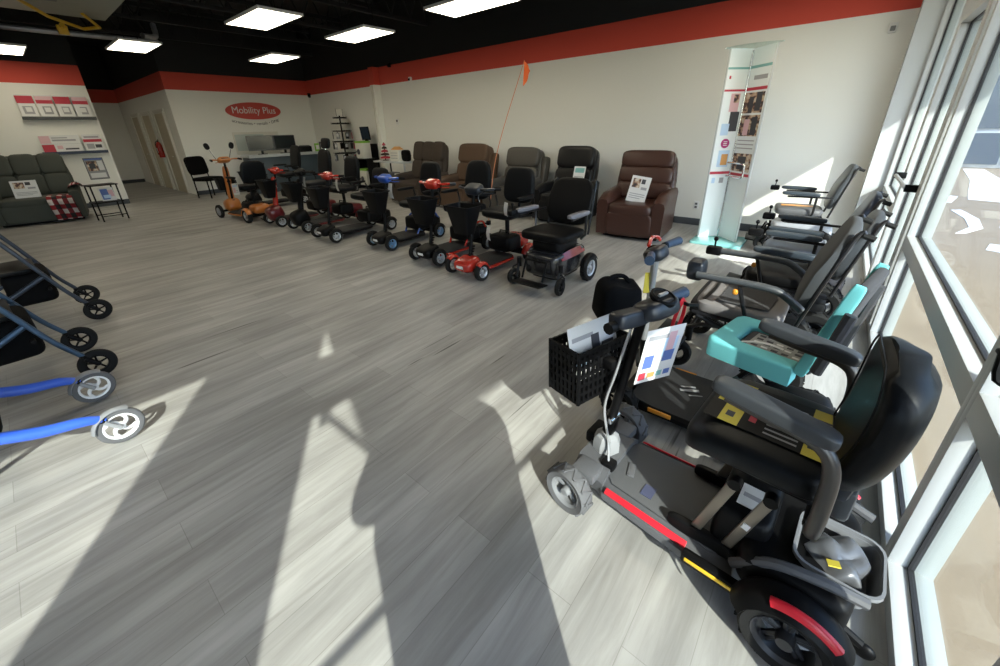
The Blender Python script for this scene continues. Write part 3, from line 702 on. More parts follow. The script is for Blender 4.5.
# rear: motor body, fenders, wheels, battery
m = M(); m.sq((-.36, 0, .19), (.30, .44, .17), BLK, .4, .35); m.box((-.385, 0, .125), (.10, .47, .08), BLK, bev=.02); obj('rear_body', m, s)
for sy in (-1, 1):
    m = M(); fender(m, (XR_, sy*TR, .125), .158, .115, 12, 150, BLK, lip=.035, n=18); obj('rear_fender', m, s)
    m = M(); fender(m, (XR_, sy*(TR+.035), .125), .160, .03, 66, 132, REDR, th=.004, lip=.02); o = obj('tail_reflector', m, s); o['label'] = 'curved red tail reflector'
    wheel(s, (XR_, sy*TR, .125), .125, .085, RUB, mat('dark_hub', (.03, .03, .033), .35), 5, 0, 'double', .68)
    m = M(); m.tube([(-.47, sy*.10, .09), (-.56, sy*.11, .06)], .014, BLK); m.sq((-.57, sy*.11, .045), (.055, .03, .055), BLK, 1, 1); obj('anti_tip_wheel', m, s)
    m = M(); m.tube([(-.21, sy*.19, .165), (-.30, sy*.20, .27), (-.42, sy*.19, .30), (-.52, sy*.17, .29)], .016, DGR, 8, smooth=4); obj('body_rail', m, s)
m = M(); m.sq((-.20, 0, .24), (.17, .30, .20), BLK, .3, .3); bb = obj('battery_box', m, s)
m = M(); m.box((-.205, .06, .345), (.07, .10, .004), PAP); m.box((-.205, .06, .347), (.05, .02, .002), PRN); obj('battery_label', m, bb)
# folding seat links
for sy in (-1, 1):
    for k in range(2):
        m = M(); p = V((-.075-.10*k, sy*.150, .165)); q = V((-.155-.10*k, sy*.150, .455))
        m.box((p+q)/2, (.032, .014, (q-p).length), GRT, rot=(0, math.atan2(q.x-p.x, q.z-p.z), 0), bev=.004)
        m.cyl(p-V((0, .016, 0)), p+V((0, .016, 0)), .020, BLK, 12); m.cyl(q-V((0, .016, 0)), q+V((0, .016, 0)), .020, BLK, 12)
        if k: m.box((p+q)/2+V((0, sy*.009, 0)), (.02, .004, .022), PAP, rot=(0, math.atan2(q.x-p.x, q.z-p.z), 0))
        obj('seat_link', m, s)
    m = M(); m.sq((-.10, sy*.15, .155), (.24, .035, .06), BLK, .5, .5); obj('link_mount', m, s)
# seat group, turned to the right
ST = NS.matrix_world  # identity until update
SA = RT((-.175, -.005, .075), math.radians(-1.5))
m = M()
m.sq((-.005, 0, .515), (.39, .43, .10), VIN, .42, .32, nu=36, nv=16, warp=lambda c: (c.x, c.y, c.z-.035*max(0, c.x/.195)**3))
obj('seat', xf(m, SA), s)
m = M(); m.box((.0, 0, .462), (.34, .36, .022), BLK, bev=.006); m.cyl((-.02, 0, .38), (-.02, 0, .46), .035, BLK); obj('seat_plate', xf(m, SA), s)
m = M()
def back_ring(v):
    hw = .155+.10*math.sin(min(1, v*1.12)*PI*.62)**1.3
    if v > .72: hw *= math.sqrt(max(0.02, 1-((v-.72)/.285)**2.6))
    if v < .25: hw *= .62+1.52*v
    return hw
BK = RT((-.195, .01, .45), math.radians(6), -.12)
rings = []
for k in range(23):
    v = k/22; hw = back_ring(v)*.77; z = v*.46; dpt = .056*(1 if .06 < v < .93 else .55)
    cx = -.02*math.sin(v*PI)
    rings.append([(cx+dpt*math.copysign(abs(math.cos(a))**.7, math.cos(a))+.022*(math.sin(a)**2), hw*math.copysign(abs(math.sin(a))**.75, math.sin(a)), z) for a in [2*PI*j/28 for j in range(28)]])
m.loft(rings, VIN); xf(m, BK); obj('backrest', xf(m, SA), s)
m = M()
pr = []
for k in range(6, 22):
    v = k/22; pr.append((.020, back_ring(v)*.65, v*.46))
rg = pr+[(x, -y, z) for x, y, z in pr[::-1]]
rg = [((-.02*math.sin(z/.46*PI))+.058, y, z) for x, y, z in rg]
m.tube(rg, .0025, BLK, 6, closed=True); xf(m, BK); obj('back_seam', xf(m, SA), s)
m = M(); m.box((-.215, 0, .47), (.06, .17, .09), DBL, rot=(0, -.1, 0), bev=.02); m.box((-.235, 0, .40), (.05, .12, .12), GRV, bev=.015); m.tube([(-.10, 0, .44), (-.2, 0, .42), (-.235, 0, .52)], .02, TUB, 8); obj('back_hinge', xf(m, SA), s)
for sy in (-1, 1):
    m = M(); m.tube([(-.185, sy*.205, .41), (-.185, sy*.245, .43), (-.185, sy*.255, .53), (-.175, sy*.25, .65), (-.13, sy*.246, .705), (-.02, sy*.243, .722), (.08, sy*.243, .738)], .019, mat('arm_tube_grey', (.075, .07, .066), .35, .5), 10, smooth=5)
    m.cyl((-.185, sy*.14, .42), (-.185, sy*.215, .42), .024, BLK)
    a = obj('armrest', xf(m, SA), s)
    p = M(); pad_arm(p, (-.175, sy*.245, .725), (.12, sy*.243, .768), .06, .048, mat('arm_pad_grey', (.030, .034, .040), .45)); obj('arm_pad', xf(p, SA), a)
# tiller: column, cables, head
HA = math.radians(-13); px, pz = .36, .245
m = M(); m.tube([(px, 0, pz), (.335, 0, .42), (.27, 0, .86)], [.021, .019, .019], BLK, 10); m.box((px-.01, 0, .30), (.05, .05, .09), BLK, rot=(0, -.15, 0), bev=.01); m.cyl((px-.02, -.035, .34), (px-.02, .035, .34), .014, CHR); tc_ = obj('tiller_column', m, s)
m = M(); m.tube([(.30, .025, .80), (.33, .05, .6), (.36, .055, .42), (.33, .05, .25), (.30, .09, .18)], .0055, SIL, 6, smooth=5); obj('silver_cable', m, s)
m = M(); m.tube([(.30, .005, .82), (.345, .03, .62), (.375, .03, .45), (.35, .03, .28)], .005, BLK, 6, smooth=5); obj('black_cable', m, s)
HT = RT((.250, 0, .90), HA)
m = M(); m.sq((-.02, -.01, 0), (.12, .18, .075), DBL, .6, .6, rot=(0, .35, 0)); m.sq((.0, .11, -.012), (.075, .16, .06), DBL, .4, .4, rot=(.1, .2, 0)); hd = obj('tiller_head', xf(m, HT), s)
m = M(); m.lathe([(.0, .0), (.042, .0), (.048, -.006), (.048, .008), (.040, .012), (.036, .006), (0, .006)], BLK, n=24); m.box((.006, 0, .012), (.012, .05, .012), SIL, bev=.004); xf(m, RT((-.035, -.02, .045), 0, -.35)); obj('dial', xf(m, HT), hd)
m = M(); m.tube([(0, -.09, .0), (.0, -.17, .005)], .014, BLK, 8); m.tube([(.0, -.125, .005), (-.005, -.205, .01)], [.020, .024], mat('blue_black_grip', (.03, .055, .10), .5), 10); obj('handle_grip', xf(m, HT), hd)
m = M(); m.tube([(0, .16, -.018), (-.005, .225, -.018)], [.019, .021], BLK, 10); obj('handle_grip', xf(m, HT), hd)
m = M(); m.tube([(-.02, -.14, .0), (-.06, -.15, -.01), (-.07, -.2, -.02)], .007, BLK, 6); obj('throttle_lever', xf(m, HT), hd)
m = M(); m.sheet(lambda u, v: V((-.03-.012*math.cos(2*PI*u)+.012*(v-.5), -.150-.028*math.sin(2*PI*u), -.085+.085*math.cos(2*PI*u)+.012*v)), 24, 2, .002, REDR); o = obj('wrist_strap', xf(m, HT), s); o['label'] = 'red wrist strap looped on the grip'
# perforated basket in front of the tiller
m = M(); BW, BD, BH = .29, .17, .235
def wall(o0, d0, ln):
    nb = max(4, round(ln/.026)); d0 = V(d0)
    for k in range(nb+1): m.box(V(o0)+d0*(ln*k/nb)+V((0, 0, BH/2)), (.011, .011, BH), BLK)
    for z in (.006, .045, .085, .125, .165, .20, BH-.01): m.box(V(o0)+d0*ln/2+V((0, 0, z)), (abs(d0.x)*ln+.008, abs(d0.y)*ln+.008, .014 if z < .2 else .02), BLK)
wall((0, -BW/2, 0), (0, 1, 0), BW); wall((BD, -BW/2, 0), (0, 1, 0), BW); wall((0, -BW/2, 0), (1, 0, 0), BD); wall((0, BW/2, 0), (1, 0, 0), BD)
m.box((BD/2, 0, .006), (BD, BW, .01), BLK)
for q in range(4): m.tube([((0, BD)[q % 2], (-BW/2, BW/2)[q//2], 0), ((0, BD)[q % 2], (-BW/2, BW/2)[q//2], BH)], .009, BLK, 6)
BT = RT((.355, .03, .47), HA) @ RT((.03, .01, 0), 0, .04)
obj('front_basket', xf(m, BT), s)
m = M(); m.box((.02, 0, .16), (.06, .07, .05), BLK, bev=.01); m.box((-.03, 0, .16), (.06, .045, .04), BLK, bev=.008); obj('basket_bracket', xf(m, BT), s)
# rear tray
m = M(); out2 = lambda k, z: [(-.445+x*k, .05+y*k, z) for x, y in rrect(.20, .215, .045, 4)]
m.loft([out2(.86, .215), out2(1, .305), out2(1.07, .305), out2(1.07, .292), out2(.97, .292), out2(.82, .225)], mat('tray_grey', (.17, .175, .185), .45)); obj('rear_tray', m, s)
bpy.context.view_layer.update()
W = lambda T: NS.matrix_world @ T
# things carried by the scooter
bg = M(); bg.sq((0, 0, 0), (.14, .165, .075), mat('clear_bag_grey', (.085, .088, .095), .3), .8, .7, nu=30, nv=16, warp=lambda c: (c.x+.012*math.sin(c.y*60), c.y+.012*math.sin(c.x*70+c.z*50), c.z+.014*math.sin(c.x*55)*math.cos(c.y*48)))
bg.box((.01, .07, .047), (.03, .025, .004), YEL, rot=(.2, .2, .3)); xf(bg, W(RT((-.445, .05, .268))))
tag(obj('plastic_bag', bg), 'crumpled dark plastic bag with yellow sticker lying in the rear tray', 'bag')
lb = M(); lw, ll = .26, .33
T0 = W(SA) @ frame((.185, .06, .5655), (-1, 0, 0), (0, -1, 0), None)
T0 = W(SA) @ RT((.155, 0, .5665), PI)
blocks = [(0, 0, .13, 1, BLK), (.13, 0, .30, 1, YEL), (.30, 0, .80, 1, BLK), (.80, 0, 1, 1, YEL), (.04, .42, .09, .58, YEL), (.17, .14, .24, .26, PRD), (.20, .40, .27, .50, PRD), (.16, .64, .23, .74, PRD), (.22, .84, .27, .92, PRD), (.36, .2, .42, .5, PRR), (.34, .6, .44, .9, PRB)]
blocks += [(.50, .08+.09*k, .76, .11+.09*k, PRN) for k in range(9)]+[(.83, .15+.12*k, .97, .19+.12*k, PRD) for k in range(6)]
lb = page(T0 @ Matrix.Translation((0, -lw/2-.0, 0)), ll, lw, blocks, .0015, BLK)
tag(obj('instruction_label', lb), 'black and yellow printed instruction strip lying across the scooter seat', 'label')
sg_ = W(HT) @ frame((-.075, .10, -.035), (-.25, -1, 0), (-.16, 0, 1))
pgb = [(.08, .80, .6, .88, PRN), (.08, .6, .45, .62, PRN), (.08, .66, .45, .68, PRN), (.08, .72, .45, .74, PRN), (.55, .46, .90, .80, PLB), (.62, .52, .82, .9, PRP), (.1, .28, .35, .52, PRB), (.6, .36, .88, .56, PRB), (.06, .06, .25, .2, PRR), (.3, .08, .5, .18, PRO), (.55, .08, .7, .18, PTL), (.75, .08, .92, .18, PRB)]
pg = page(Matrix.Identity(4), .165, .25, pgb, .0015)
xf(pg, sg_ @ Matrix.Translation((0, -.25, 0))); tag(obj('price_sheet', pg), 'white product sheet hanging from the grey scooter steering head', 'sign', 'printed sheets on the vehicles')
bT = W(BT) @ frame((.03, .14, .085), (.0, -1, 0), (.22, 0, 1))
tag(obj('brochure', page(bT, .27, .23, [(.06, .72, .5, .8, PRN), (.45, .15, .62, .75, PRD), (.66, .3, .92, .55, PRD), (.08, .2, .3, .5, PLB), (.3, .12, .45, .35, PRN)], .003)), 'white brochure standing in the front basket of the grey scooter', 'brochure')

# ------------------------------------------------------------------ black scooter with the teal seat
TS = thing('mobility_scooter', 'black scooter with turquoise horseshoe seat, between the grey scooter and the folding power chairs', 'mobility scooter', (2.03, .20, 0), math.radians(90))
s = TS
m = M(); P = [(.42, .16), (.34, .235), (-.20, .235), (-.20, -.235), (.34, -.235), (.42, -.16)]
m.loft([[(x, y, .085) for x, y in P], [(x, y, .11) for x, y in P], [(x*.97, y*.93, .125) for x, y in P]], BLK); obj('floor_pan', m, s)
m = M(); m.sheet(lambda u, v: V((.40-.44*u, (v-.5)*.44, .127+.09*max(0, .3-u)**1.3+.06*max(0, u-.85))), 16, 2, .008, DECK); obj('floor_mat', m, s)
m = M(); m.box((0, 0, 0), (.10, .022, .001), MGR, rot=(0, 0, .5)); m.box((.015, -.03, 0), (.08, .012, .001), MGR, rot=(0, 0, .5)); m.box((-.04, .03, 0), (.07, .008, .001), MGR, rot=(0, 0, .5)); xf(m, RT((.16, -.03, .1355))); obj('mat_logo', m, s)
for sy in (-1, 1):
    m = M(); m.box((.235, sy*.237, .112), (.12, .008, .024), ORAR, bev=.003); o = obj('side_reflector', m, s); o['label'] = 'orange reflector bar'
    wheel(s, (.45, sy*.255, .105), .105, .06, RUB, BLK, 5); wheel(s, (-.36, sy*.26, .115), .115, .07, RUB, BLK, 5)
    m = M(); m.tube([(.03, sy*.16, .13), (-.16, sy*.17, .42)], .014, BLK, 8); m.tube([(-.25, sy*.16, .16), (-.05, sy*.165, .42)], .014, BLK, 8); obj('seat_strut', m, s)
m = M(); m.sq((-.30, 0, .2), (.30, .40, .18), BLK, .4, .4); m.box((-.36, 0, .115), (.06, .46, .05), BLK, bev=.01); obj('motor_body', m, s)
m = M(); m.box((.45, 0, .105), (.05, .46, .04), BLK, bev=.01); obj('front_axle', m, s)
SA2 = RT((-.10, -.17, 0), math.radians(-12))
# seat: turquoise horseshoe round a dark printed middle
def hs(z, g):
    w, d, iw = .212+g, .195+g, .112-g
    P = [(d, -w+.05), (d-.02, -w+.01), (d-.05, -w), (-d, -w), (-d, -iw), (.05+0*g, -iw), (.085-g, -iw+.03), (.085-g, iw-.03), (.05, iw), (-d, iw), (-d, w), (d-.05, w), (d-.02, w-.01), (d, w-.05)]
    return [(x, y, z) for x, y in P]
m = M()
def ushape(z0, z1):
    t = bmesh.new()
    P0 = hs(z0, 0); k = len(P0)
    A = [t.verts.new(p) for p in P0]; B = [t.verts.new((x, y, z1)) for x, y, z in P0]
    for i in range(k): t.faces.new((A[i], A[(i+1) % k], B[(i+1) % k], B[i]))
    t.faces.new(A[::-1]); t.faces.new(B)
    bmesh.ops.recalc_face_normals(t, faces=list(t.faces))
    es = [e for e in t.edges if e.verts[0].co.z > z1-1e-5 and e.verts[1].co.z > z1-1e-5]
    bmesh.ops.bevel(t, geom=es, offset=.018, segments=3, profile=.5, affect='EDGES'); return t
m.add(ushape(.405, .50), TEAL); st = obj('seat_cushion', xf(m, SA2), s); st['label'] = 'turquoise horseshoe cushion'
m = M(); m.box((-.06, 0, .45), (.28, .222, .05), SEATG, bev=.01); m.box((-.07, 0, .476), (.23, .17, .003), mat('grey_print_cloth', (.30, .30, .29), .8), bev=.001)
for k in range(5):
    for j in range(4): m.box((-.165+.045*k, -.06+.04*j, .4785), (.028, .016, .002), PRD if (k+j) % 3 else PAP)
obj('seat_panel', xf(m, SA2), s)
m = M(); m.sheet(lambda u, v: V((.09-.20*u, .10-.05*u+.02*v, .478+.035*math.sin(u*2.4))), 8, 2, .003, PAP); tag(obj('paper_strip', xf(m, Matrix.Translation((2.03, .2, 0)) @ Matrix.Rotation(PI/2, 4, 'Z') @ SA2)), 'curling white paper strip lying in the turquoise seat', 'paper')
m = M()
m.box((-.02, 0, .27), (.045, .36, .46), SEATG, bev=.018)
m.box((.004, 0, .30), (.004, .25, .30), mat('grey_printed_panel', (.24, .25, .25), .7)); m.box((.007, 0, .36), (.003, .19, .13), PRD)
for k in range(4): m.box((.007, 0, .19+.025*k), (.003, .18, .010), PRN if k % 2 else PRD)
xf(m, RT((-.20, 0, .44), 0, -.22)); obj('backrest', xf(m, SA2), s)
for sy in (-1, 1):
    m = M(); m.sq((-.008, sy*.192, .27), (.05, .028, .47), TEAL, .3, .4); xf(m, RT((-.20, 0, .44), 0, -.22)); o = obj('back_bolster', xf(m, SA2), s); o['label'] = 'turquoise side bolster'
for P in ([(-.02, -.235, .28), (-.03, -.245, .0), (-.04, -.23, -.12)], [(-.02, .235, .28), (-.03, .255, .0)]):
    m = M(); m.tube(P, .022, SEATG, 8, smooth=3); xf(m, RT((-.25, 0, .55), 0, -.20)); obj('rear_upright', xf(m, SA2), s)
HT2 = RT((.385, .16, .935), math.radians(0))
m = M(); m.tube([(.40, .04, .12), (.42, .06, .42)], .022, BLK, 10); m.tube([(.42, .06, .42), (.385, .16, .91)], .017, SIL, 10); obj('tiller_column', m, s)
m = M(); m.sq((0, 0, .01), (.10, .13, .07), DBL, .6, .6, rot=(0, .4, 0)); m.lathe([(.0, 0), (.035, 0), (.035, .02), (0, .02)], BLK, (.03, -.06, .0), axis='Y'); h = obj('tiller_head', xf(m, HT2), s)
for sy in (-1, 1):
    m = M(); m.tube([(.0, sy*.06, .02), (-.0, sy*.10, .03), (-.02, sy*.12, .03)], .013, BLK, 8); m.tube([(-.01, sy*.10, .03), (-.04, sy*.205, .035)], [.018, .022], mat('blue_black_grip', (.03, .055, .10), .5), 10); obj('handle_grip', xf(m, HT2), h)
m = M(); m.tube([(.02, .06, .06), (.03, .0, .085), (.03, -.08, .07), (.02, -.10, .05)], .009, RED, 6, smooth=4); o = obj('wrist_strap', xf(m, HT2), s); o['label'] = 'red strap over the steering head'
m = M(); m.sheet(lambda u, v: V((.015*u, .045*(u-.5), -.11*v)), 2, 4, .002, YEL); xf(m, RT((.40, .15, .84), math.radians(-30))); o = obj('hang_tag', m, s); o['label'] = 'yellow hang tag'
# black bag over the front of it
m = M(); m.sq((0, 0, 0), (.15, .22, .19), FAB, .35, .45, nu=32, nv=18, warp=lambda c: (c.x*(1-.25*c.z/.11*.5), c.y*(1+.15*c.z/.11*-.5), c.z+.012*math.sin(c.y*30)+.01*math.sin(c.x*40)))
m.tube([(.0, -.06, .085), (.02, -.03, .115), (.02, .03, .115), (0, .06, .085)], .011, FAB, 8, smooth=4); m.sq((.085, 0, -.02), (.035, .17, .12), FAB, .5, .5)
tag(obj('handbag', m, None, (1.735, .70, .72)), 'black soft zip bag hanging in front of the second scooter steering post', 'bag')
bpy.data.objects['handbag'].rotation_euler = (0, 0, .9)

# ------------------------------------------------------------------ power chairs
def power_chair(label, x, y, rz, sm, bm_, style='fold', back_h=.55, seat_h=.47, joy=True, base=BLK, w=.50, cast_r=.10, accents=None, arm='pad', tube_col=TUB, kind='power_chair', back_col2=None, rr=.155, headr=False, padm=None, group='power chairs along the window'):
    s = thing(kind, label, 'power wheelchair', (x, y, 0), rz, group)
    hw = w/2
    for sy in (-1, 1):
        wheel(s, (-.24, sy*(hw+.02), rr), rr, .07, RUB, HUB if style == 'base' else BLK, 6 if style == 'base' else 3)
        wheel(s, (.30, sy*(hw-.0), cast_r), cast_r, .045, RUB, BLK if style != 'base' else BLK, 3, sy*.12)
        m = M(); m.tube([(.30, sy*(hw-.035), cast_r), (.27, sy*(hw-.035), cast_r+.09), (.25, sy*(hw-.03), cast_r+.15)], .014, tube_col, 8); m.tube([(.30, sy*(hw+.035), cast_r), (.27, sy*(hw+.03), cast_r+.09), (.25, sy*(hw-.03), cast_r+.13)], .010, tube_col, 8); m.cyl((.245, sy*(hw-.03), cast_r+.10), (.245, sy*(hw-.03), cast_r+.20), .024, BLK); obj('caster_fork', m, s)
    if style == 'base':
        m = M(); m.sq((-.06, 0, .235), (.62, .42, .27), base, .35, .3); m.sq((-.06, 0, .13), (.5, .36, .12), BLK, .4, .4); obj('base_shroud', m, s)
        if accents:
            for sy in (-1, 1):
                m = M(); m.sheet(lambda u, v: V((-.30+.46*u, sy*(.218+.012*math.sin(u*PI)-.035*v), .30+.075*v*math.sin(PI*(.2+.6*u)))), 10, 4, .006, accents); o = obj('side_panel', m, s); o['label'] = 'dark red side panel'
                m = M(); fender(m, (-.24, sy*(hw+.02), rr), rr+.02, .08, 20, 150, accents if False else BLK); obj('wheel_guard', m, s)
        m = M(); m.cyl((-.08, 0, .30), (-.08, 0, seat_h-.06), .04, BLK); m.sq((-.04, 0, seat_h-.10), (.40, .36, .14), BLK, .35, .35); obj('seat_post', m, s)
    else:
        for sy in (-1, 1):
            m = M(); m.tube([(.26, sy*(hw-.03), cast_r+.19), (.18, sy*(hw-.03), .33), (-.20, sy*(hw-.03), seat_h-.06)], .015, tube_col, 8); m.tube([(-.24, sy*(hw-.03), rr), (-.05, sy*(hw-.03), .30), (.22, sy*(hw-.03), seat_h-.06)], .015, tube_col, 8); m.tube([(-.26, sy*(hw-.035), seat_h-.06), (.25, sy*(hw-.035), seat_h-.045)], .014, tube_col, 8); obj('side_frame', m, s)
            m = M(); m.cyl((-.24, sy*(hw-.12), rr), (-.24, sy*(hw-.02), rr), .055, BLK); obj('motor', m, s)
        m = M(); m.box((-.16, 0, .25), (.22, .26, .14), BLK, bev=.02); obj('battery_box', m, s)
        m = M(); m.tube([(-.24, -hw+.02, rr), (-.24, hw-.02, rr)], .016, BLK); obj('axle', m, s)
        m = M(); m.tube([(.24, -hw+.03, .31), (.24, hw-.03, .31)], .012, tube_col); obj('cross_bar', m, s)
    m = M(); m.box((.42, 0, .10), (.16, .34, .016), BLK, rot=(0, -.12, 0), bev=.006); m.tube([(.30, .12, .30), (.37, .12, .12)], .011, BLK); m.tube([(.30, -.12, .30), (.37, -.12, .12)], .011, BLK); m.tube([(.30, -.12, .30), (.30, .12, .30)], .011, BLK); m.tube([(.30, 0, .30), (.2, 0, seat_h-.08 if style != 'base' else .25)], .015, BLK); obj('footplate', m, s)
    m = M(); m.sq((.01, 0, seat_h), (.48, w-.03, .10), sm, .45, .32, nu=32)
    if back_col2: m.box((.02, 0, seat_h+.047), (.34, .10, .008), back_col2, bev=.004)
    obj('seat', m, s)
    ta = -.22; B = RT((-.235, 0, seat_h+.02), 0, ta)
    m = M(); m.sq((-.02, 0, back_h/2+.03), (.075, w-.05, back_h), bm_, .5, .35, nu=28, nv=18, warp=lambda c: (c.x-.03*math.sin(max(0, c.z)/back_h*3), c.y*(1-.22*max(0, c.z/back_h*2-.2)**2), c.z)); obj('backrest', xf(m, B), s)
    if headr:
        m = M(); m.sq((-.05, 0, back_h+.14), (.08, .26, .15), bm_, .6, .5); m.tube([(-.05, 0, back_h), (-.06, 0, back_h+.12)], .012, CHR); obj('headrest', xf(m, B), s)
    for sy in (-1, 1):
        m = M(); m.tube([(-.05, sy*(w/2-.03), -.05), (-.055, sy*(w/2-.035), back_h*.8), (-.07, sy*(w/2-.05), back_h+.01), (-.09, sy*(w/2-.05), back_h+.0)], .011, tube_col, 8, smooth=3); m.tube([(-.08, sy*(w/2-.05), back_h+.0), (-.13, sy*(w/2-.05), back_h-.005)], .015, RUB, 8); obj('push_cane', xf(m, B), s)
        az_ = seat_h+.22
        if arm == 'pad':
            m = M(); pad_arm(m, (-.15, sy*(hw+.02), az_), (.22, sy*(hw+.02), az_+.01), .06, .045, padm or GBV); m.tube([(-.10, sy*(hw-.02), seat_h-.05), (-.12, sy*(hw+.02), seat_h), (-.12, sy*(hw+.02), az_-.02)], .013, tube_col, 8); m.tube([(-.27, sy*(hw-.01), az_-.03), (.16, sy*(hw+.02), az_-.03)], .011, tube_col, 8)
        else:
            m = M(); m.tube([(-.29, sy*(hw), az_-.10), (-.20, sy*(hw+.01), az_-.03), (-.10, sy*(hw+.02), az_), (.25, sy*(hw+.02), az_)], .021, GRV, 10, smooth=3); m.tube([(.02, sy*(hw+.02), az_-.01), (-.06, sy*(hw+.0), seat_h-.04)], .012, tube_col, 8); m.sq((.03, sy*(hw+.02), az_-.06), (.03, .03, .035), ORAR, .8, .8)
        obj('armrest', m, s)
    if joy:
        m = M(); m.box((.29, -hw-.02, az_), (.10, .07, .06), BLK, bev=.015); m.cyl((.29, -hw-.02, az_+.03), (.29, -hw-.02, az_+.07), .006, BLK); m.sq((.29, -hw-.02, az_+.085), (.03, .03, .035), BLK, 1, 1); obj('joystick', m, s)
    return s
U = PI/2
power_chair('grey-striped folding power chair with tall mesh back beside the turquoise seat', 2.78, .27, U, mat('grey_chair_fabric', (.17, .16, .163), .8), mat('blue_grey_mesh_back', (.05, .054, .06), .7), back_h=.56, seat_h=.45, arm='tube', w=.56)
ca = bpy.context.scene.collection.objects[-1]
power_chair('black folding power chair with grey back, between the striped and navy power chairs', 3.5, .12, U, BLK, GRV, back_h=.48, seat_h=.46, w=.52)
power_chair('power chair with high navy vinyl back, farthest of the close-packed chairs by the glass', 4.2, .12, U, NAVY, NAVY, style='base', back_h=.50, seat_h=.47, w=.54, base=mat('purple_grey_shroud', (.10, .085, .10), .35))
power_chair('grey-backed power chair with orange strip on its seat, alone in the sunny wall corner', 6.12, .27, math.radians(97), DGR, GRV, style='base', back_h=.52, seat_h=.50, w=.48, base=mat('silver_shroud', (.28, .29, .32), .35), back_col2=ORAR)
power_chair('compact black power chair with dark red panels in front of the leather recliner', 3.36, 2.10, PI, BLK, BLK, style='base', back_h=.48, seat_h=.52, w=.56, base=mat('black_gloss', (.02, .02, .022), .2, coat=.5), accents=mat('deep_red_panel', (.20, .014, .014), .25, coat=.4), padm=mat('lavender_grey_pad', (.17, .165, .185), .5), cast_r=.085, rr=.14, group='mobility scooters in the row')
# extra panels on the striped chair
m = M()
CH = Matrix.Translation((2.78, .27, 0)) @ Matrix.Rotation(U, 4, 'Z')
p = bpy.data.objects['power_chair']
for (x0, x1, y0, y1, c) in ((-.16, .12, -.20, .22, SEATG), (.17, .19, -.24, .24, BLK)):
    m.sheet(lambda u, v: V((x0+(x1-x0)*u+.06*(v-.5)**2, y0+(y1-y0)*v, .502+.004)), 4, 6, .004, c)
obj('seat_panel', m, p)
m = M(); m.sq((.245, 0, .43), (.06, .50, .09), BLK, .4, .3); sp_ = obj('front_bolster', m, p)
m = M(); m.box((.2765, .10, .438), (.003, .15, .032), PAP, bev=.001)
for k in range(6): m.box((.2785, .16-.024*k, .436), (.001, .006, .018), PRN)
obj('maker_label', m, p)
m = M(); m.sq((.27, .03, .68), (.10, .13, .13), DBL, .5, .4); m.tube([(.19, .10, .67), (.27, .05, .67)], .014, BLK); tag(obj('hand_control', xf(m, CH @ Matrix.Translation((.0, .19, 0)))), 'dark blue boxy hand control on the arm of the striped power chair', 'hand control')
m = page(frame((3.64, .30, .516), (-.30, .05, 0), (.03, .2, .012)), .28, .24, ((.12, .5, .45, .85, PRB), (.6, .55, .85, .8, YEL), (.1, .2, .9, .25, PRN), (.2, .1, .6, .14, PRR)))
tag(obj('price_sheet', m), 'white product sheet lying on the front of the black folding power chair seat', 'sign', 'printed sheets on the vehicles')

# ------------------------------------------------------------------ recliners along the long wall
def recliner(label, x, y, rz, mt, W=.86, Hh=1.12, segs=2, seat=.49, arm_h=.64, D=.84, wings=False, cat='recliner', kind='recliner', group='recliners along the long wall', quilt=0):
    s = thing(kind, label, cat, (x, y, 0), rz, group)
    aw = .15; iw = W-2*aw
    m = M(); m.box((-.06, 0, .17), (D-.10, W-.06, .26), mt, bev=.03); m.box((-.06, 0, .03), (D-.2, W-.14, .05), BLK, bev=.01); obj('base', m, s)
    m = M(); m.sq((D/2-.075, 0, .22), (.11, iw+.02, .33), mt, .3, .25, nu=32); obj('footrest', m, s)
    m = M(); m.sq((.06, 0, seat-.08), (D-.16, iw+.02, .19), mt, .35, .25, nu=36); obj('seat_cushion', m, s)
    for sy in (-1, 1):
        m = M()
        rings = []
        for k in range(9):
            v = k/8; x_ = -D/2+.02+(D-.06)*v; zt = arm_h+.03-.05*v+(-.07*max(0, v-.75)/.25); hw_ = aw/2
            rings.append([(x_, sy*(W/2-aw/2)+a, b) for a, b in [(-hw_*.9, .06), (hw_*.9, .06), (hw_, zt*.6), (hw_*1.12, zt-.07), (hw_*.85, zt-.015), (0, zt), (-hw_*.85, zt-.015), (-hw_*1.05, zt-.07), (-hw_, zt*.6)]])
        m.loft(rings, mt); obj('arm', m, s, angle=60)
    ta = -.24; B = RT((-D/2+.16, 0, seat-.10), 0, ta); bh = Hh-seat+.14
    m = M(); m.sq((-.04, 0, bh/2), (.16, W-.08, bh), mt, .3, .25, nu=32, warp=lambda c: (c.x, c.y*(1-.08*max(0, c.z/bh*2)), c.z)); obj('back_frame', xf(m, B), s)
    h0 = .10
    for k in range(segs):
        hk = (bh-h0)/segs
        if quilt:
            for j in range(quilt):
                w2 = (W-.14)/quilt; m = M(); m.sq((.05, (j-(quilt-1)/2)*w2, h0+hk*(k+.5)), (.15, w2+.01, hk+.025), mt, .45, .4); obj('back_cushion', xf(m, B), s)
        else:
            m = M(); m.sq((.05+.015*(k == segs-1), 0, h0+hk*(k+.5)), (.16, (W-.12)*(1-.03*k), hk+.025), mt, .42, .3, nu=32); obj('back_cushion', xf(m, B), s)
    if wings:
        m = M(); m.sq((-.07, (W/2-.0), bh*.46), (.16, .10, bh*.75), mt, .3, .4); obj('back_wing', xf(m, B), s)
    return s
recliner('dark chocolate brown leather recliner nearest the glass shower display', 5.72, 2.16, PI+.10, BRNL, W=.92, Hh=1.12, segs=3)
